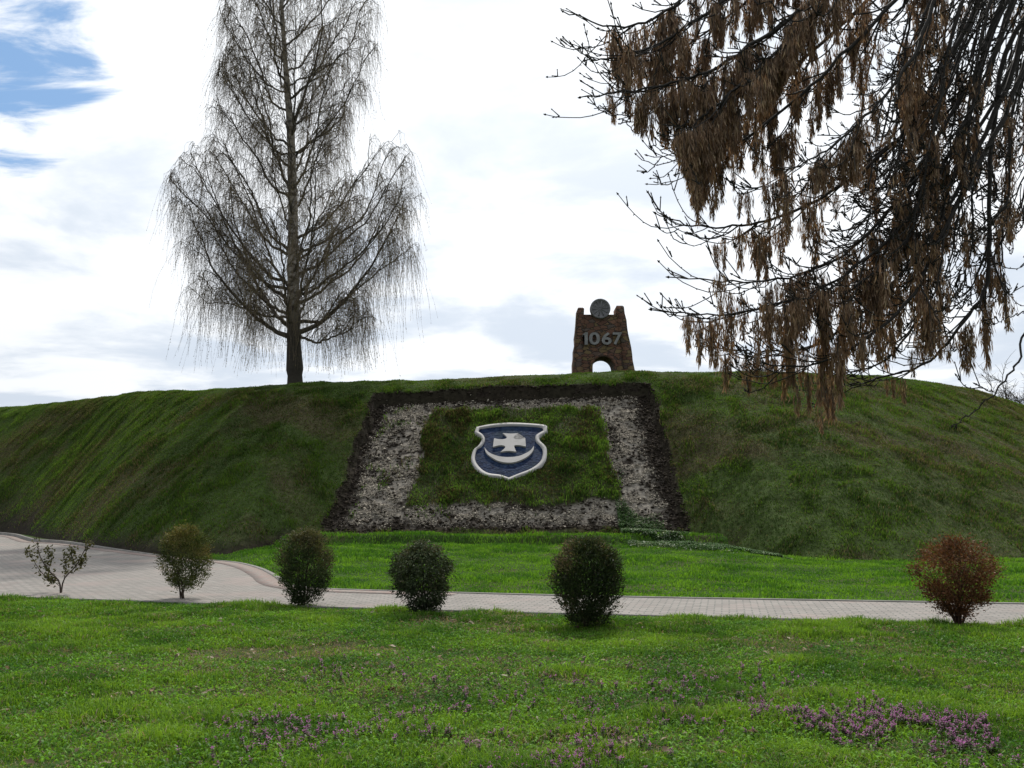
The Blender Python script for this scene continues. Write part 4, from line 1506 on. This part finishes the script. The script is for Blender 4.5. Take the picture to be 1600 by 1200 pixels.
# limbs: from the crown above, arching over and hanging down to the left
limb([(2000, -420, 7.3), (1500, -330, 6.9), (1200, -140, 6.5), (1080, -10, 6.3), (975, 42, 6.2), (880, 18, 6.1)], .030, .004, 22, 1.9, start=0.30, L0=0.22, end=0.86)
limb([(2000, -380, 7.4), (1500, -250, 6.7), (1250, -90, 6.4), (1090, 30, 6.2), (995, 84, 6.1), (914, 95, 6.05)], .030, .004, 24, 2.2, start=0.32, end=0.88)
limb([(2050, -330, 7.2), (1520, -170, 6.4), (1290, -10, 6.1), (1120, 105, 6.0), (1000, 140, 5.9), (907, 152, 5.85)], .028, .004, 28, 2.4, start=0.34, end=0.88)
limb([(2050, -330, 7.5), (1600, -180, 7.0), (1380, -20, 6.8), (1240, 110, 6.7), (1150, 190, 6.6), (1105, 195, 6.6)], .026, .005, 26, 2.4, start=0.36)
limb([(2000, -350, 7.3), (1600, -200, 6.8), (1400, 0, 6.5), (1250, 150, 6.3), (1120, 240, 6.2), (1036, 229, 6.1)], .026, .004, 24, 1.5, start=0.34, end=0.9)
limb([(2050, -300, 7.4), (1640, -150, 6.8), (1500, 60, 6.6), (1400, 220, 6.4), (1265, 318, 6.3), (1170, 350, 6.2), (1085, 353, 6.15), (1024, 333, 6.1)], .026, .0035, 30, 1.4, start=0.30, end=0.93)
limb([(2050, -280, 7.2), (1660, -130, 6.6), (1520, 120, 6.3), (1410, 300, 6.1), (1300, 410, 6.0), (1170, 440, 5.9), (1045, 433, 5.9)], .024, .0035, 30, 1.5, start=0.32, end=0.92)
limb([(2050, -260, 7.0), (1660, -100, 6.4), (1530, 150, 6.2), (1430, 330, 6.0), (1300, 440, 5.9), (1150, 490, 5.85), (1018, 484, 5.8)], .024, .0035, 28, 1.5, start=0.34, end=0.93)
limb([(2100, -260, 7.4), (1690, -90, 6.9), (1560, 170, 6.6), (1470, 340, 6.4), (1390, 450, 6.3), (1280, 535, 6.2), (1190, 550, 6.2), (1095, 540, 6.1)], .026, .0035, 28, 1.0, start=0.34, end=0.95)
limb([(2100, -220, 7.0), (1700, -60, 6.5), (1570, 180, 6.2), (1480, 350, 6.0), (1420, 470, 5.9), (1330, 545, 5.8), (1250, 572, 5.8), (1185, 566, 5.8)], .024, .004, 24, 1.2, start=0.36, L0=0.24)
limb([(2100, -200, 7.4), (1720, -60, 6.9), (1580, 60, 6.7), (1548, 280, 6.6), (1545, 430, 6.5), (1505, 505, 6.4), (1455, 562, 6.4), (1380, 590, 6.3), (1330, 600, 6.3)], .026, .0045, 22, 0.8, start=0.36, L0=0.22)
limb([(2100, -200, 7.8), (1700, -30, 7.4), (1540, 180, 7.2), (1470, 330, 7.1), (1440, 480, 7.0), (1385, 560, 6.9), (1300, 590, 6.9)], .022, .005, 24, 1.0, start=0.36, L0=0.22)
limb([(2100, -160, 7.3), (1740, -40, 7.0), (1600, 120, 6.8), (1575, 300, 6.7), (1562, 430, 6.7), (1553, 475, 6.7)], .014, .004, 12, 0.5, (0.15, 0.35), start=0.4)
limb([(2100, 330, 6.5), (1760, 420, 6.2), (1620, 490, 6.0), (1592, 560, 5.9), (1555, 612, 5.8), (1515, 648, 5.8), (1488, 666, 5.75)], .012, .0028, 1, 0.0, (0.1, 0.2), start=0.6)
limb([(2050, 300, 6.6), (1760, 410, 6.2), (1650, 462, 6.1), (1596, 486, 6.0), (1554, 506, 6.0)], .010, .0025, 0, 0.0)
limb([(2000, -380, 7.0), (1500, -220, 6.3), (1320, -30, 6.0), (1190, 100, 5.9), (1110, 170, 5.8), (1060, 200, 5.8)], .022, .004, 26, 2.4, start=0.36, end=0.92)
limb([(2000, -400, 7.6), (1450, -260, 7.0), (1240, -60, 6.7), (1090, 60, 6.6), (985, 110, 6.5)], .022, .004, 26, 2.2, start=0.36)
limb([(2000, -330, 6.8), (1560, -140, 6.2), (1420, 100, 5.9), (1310, 220, 5.8), (1225, 270, 5.75)], .022, .004, 24, 1.6, start=0.36)
# the dense hanging branches at the upper right
for k in range(26):
    x0 = R.uniform(1360, 1640); Y0 = R.uniform(5.8, 8.0)
    ye = R.uniform(230, 520)
    dr = R.uniform(-170, -20)
    if x0 + dr > 1540: ye = min(ye, 380)
    limb([(2000 + R.uniform(-60, 60), -330, Y0 + 0.4), (x0 + 160, -180, Y0 + 0.2), (x0 + 25, -20, Y0), (x0 + dr * 0.25, ye * 0.45, Y0 - 0.05), (x0 + dr * 0.55, ye * 0.8, Y0 - 0.1), (x0 + dr - 30, ye, Y0 - 0.15)],
         .014, .004, 19, 0.24, (0.2, 0.5), start=0.36)
    if k % 2:
        limb([(2000, -330, Y0 + 0.6), (x0 + 190, -150, Y0 + 0.4), (x0 + 60, -20, Y0 + 0.3), (x0 + dr * 0.2, ye * 0.4, Y0 + 0.2), (x0 + dr * 0.5, ye * 0.75, Y0 + 0.15), (x0 + dr - 10, ye * 0.9, Y0 + 0.1)], .012, .0035, 22, 0.0, (0.2, 0.55), start=0.36)
# extra bunches at the lower centre
for px, py, Y, L_ in ((1280, 560, 5.9, .34), (1262, 575, 6.0, .30), (1290, 585, 5.9, .30), (1245, 600, 5.9, .22), (1133, 556, 6.1, .16), (1140, 552, 6.1, .17), (1150, 545, 6.15, .13), (1165, 548, 6.1, .13), (1075, 487, 5.85, .28), (1090, 490, 5.85, .22),
                      (1395, 588, 6.3, .16), (1410, 588, 6.3, .20), (1385, 590, 6.3, .14), (1508, 506, 6.4, .36), (1502, 512, 6.4, .30), (1514, 500, 6.4, .34), (1230, 555, 6.0, .22), (1545, 465, 6.5, .20), (1480, 520, 6.4, .22), (1530, 230, 6.6, .18), (1100, 235, 6.2, .26), (1075, 240, 6.2, .2), (1135, 210, 6.3, .26), (957, 148, 5.9, .2), (1425, 545, 6.3, .2), (1455, 480, 6.3, .26), (1205, 560, 6.0, .2), (1280, 520, 6, .3), (1300, 600, 5.9, .25), (1282, 640, 5.85, .16)):
    clusters.append((at(px, py, Y), L_))


def make_bunch(seed):
    r = np.random.default_rng(seed)
    V, C = [], []
    nk = int(r.integers(110, 190))
    slim = r.uniform(0.13, 0.23)
    for k in range(nk):
        # hanging stalk: short spread at the top, then straight down
        a = r.uniform(0, 6.28)
        h_ = r.random() ** 0.9
        rad = slim * (0.25 + math.sin(min(h_ * 1.25 + 0.15, 1) * math.pi) * 0.75) * r.random() ** 0.6
        p = np.array([math.cos(a) * rad, math.sin(a) * rad, -h_ * 0.80])
        L = r.uniform(0.16, 0.28)
        d = np.array([r.normal(0, 0.20), r.normal(0, 0.20), -1.0]); d /= np.linalg.norm(d)
        s_ = np.cross(d, r.normal(0, 1, 3)); s_ /= np.linalg.norm(s_)
        w_ = r.uniform(0.016, 0.028) / 2
        bend = np.cross(d, s_) * r.normal(0, 0.02)
        V += [p, p + d * L * 0.6 - s_ * w_ + bend, p + d * L, p + d * L * 0.6 + s_ * w_ + bend]
        c_ = np.array([[0.23, 0.142, 0.083], [0.34, 0.225, 0.133], [0.16, 0.095, 0.056], [0.50, 0.37, 0.23]][int(r.choice(4, p=[.4, .3, .22, .08]))]) * r.uniform(0.75, 1.2)
        C += [c_] * 4
    # stalks
    for k in range(9):
        a = r.uniform(0, 6.28)
        q = np.array([math.cos(a) * 0.12, math.sin(a) * 0.12, -r.uniform(0.4, 0.8)])
        s_ = np.array([-math.sin(a), math.cos(a), 0]) * 0.006
        V += [np.zeros(3) - s_, q - s_, q + s_, np.zeros(3) + s_]
        C += [np.array([0.06, 0.045, 0.03])] * 4
    return np.array(V), np.array(C)


def screen(p):
    a = p - EYE
    c_, s_ = math.cos(PITCH), math.sin(PITCH)
    z_ = a[1] * c_ + a[2] * s_
    return 800 + F * a[0] / z_, 600 - F * (a[2] * c_ - a[1] * s_) / z_


# bunches thin out on the lowest twigs
NB = 50
kept = []
for q, (p, L_) in enumerate(clusters):
    X_, Yb = screen(np.array([p[0], p[1], p[2] - L_]))
    lim = 608 + 55 * math.exp(-((X_ - 1275) / 60) ** 2) - 45 * ss(1420, 1500, X_)
    dens = 0.95 - 0.14 * ss(250, 420, Yb) - 0.20 * ss(1330, 1450, X_) - 0.45 * ss(0.57, 0.60, fbm(X_ / 70, Yb / 110, 2, 131))
    lim += R.normal(0, 14)
    if X_ < np.interp(Yb, [0, 200, 240, 300, 420, 440, 560, 600], [938, 945, 1040, 1055, 1075, 1060, 1060, 1120]) + abs(R.normal(0, 14)):
        continue
    if q >= len(clusters) - NB or (Yb < lim and R.random() < dens):
        kept.append((p, L_))
clusters = kept
protos = [make_bunch(100 + k) for k in range(9)]
pm = []
order = sorted(range(len(clusters)), key=lambda i: -clusters[i][1] / clusters[i][0][1])
# those inside the picture first
def visible(p):
    a = p - EYE
    c_, s_ = math.cos(PITCH), math.sin(PITCH)
    z_ = a[1] * c_ + a[2] * s_
    X_, Y_ = 800 + F * a[0] / z_, 600 - F * (a[2] * c_ - a[1] * s_) / z_
    return -20 < X_ < 1620 and -20 < Y_ < 1220


vis = [i for i in order if visible(clusters[i][0])]
single = set(vis[:100])
rest = MB()
first = {}
for i in order:
    p, L_ = clusters[i]
    k = i % len(protos)
    V, C = protos[k]
    a = R.uniform(0, 6.28)
    wd = R.uniform(0.75, 1.15)
    if i in single:
        if k not in first:
            bb = MB(); bb.add(V, np.arange(len(V)).reshape(-1, 4), C)
            o = bb.build('seed_bunch', M_KEYS, ash)
            first[k] = o
        else:
            o = first[k].copy(); COL.objects.link(o)
            o.parent = ash; o.matrix_parent_inverse = Matrix.Translation(-ash.location)
        o.location = p; o.rotation_euler = (0, 0, a); o.scale = (L_ * wd, L_ * wd, L_)
    else:
        W_ = np.c_[(V[:, 0] * math.cos(a) - V[:, 1] * math.sin(a)) * wd, (V[:, 0] * math.sin(a) + V[:, 1] * math.cos(a)) * wd, V[:, 2]] * L_ + p
        rest.add(W_, np.arange(len(V)).reshape(-1, 4), C)
tag(rest.build('seed_bunches', M_KEYS, ash), kind='stuff')
print('clusters', len(clusters), 'visible', len(vis))
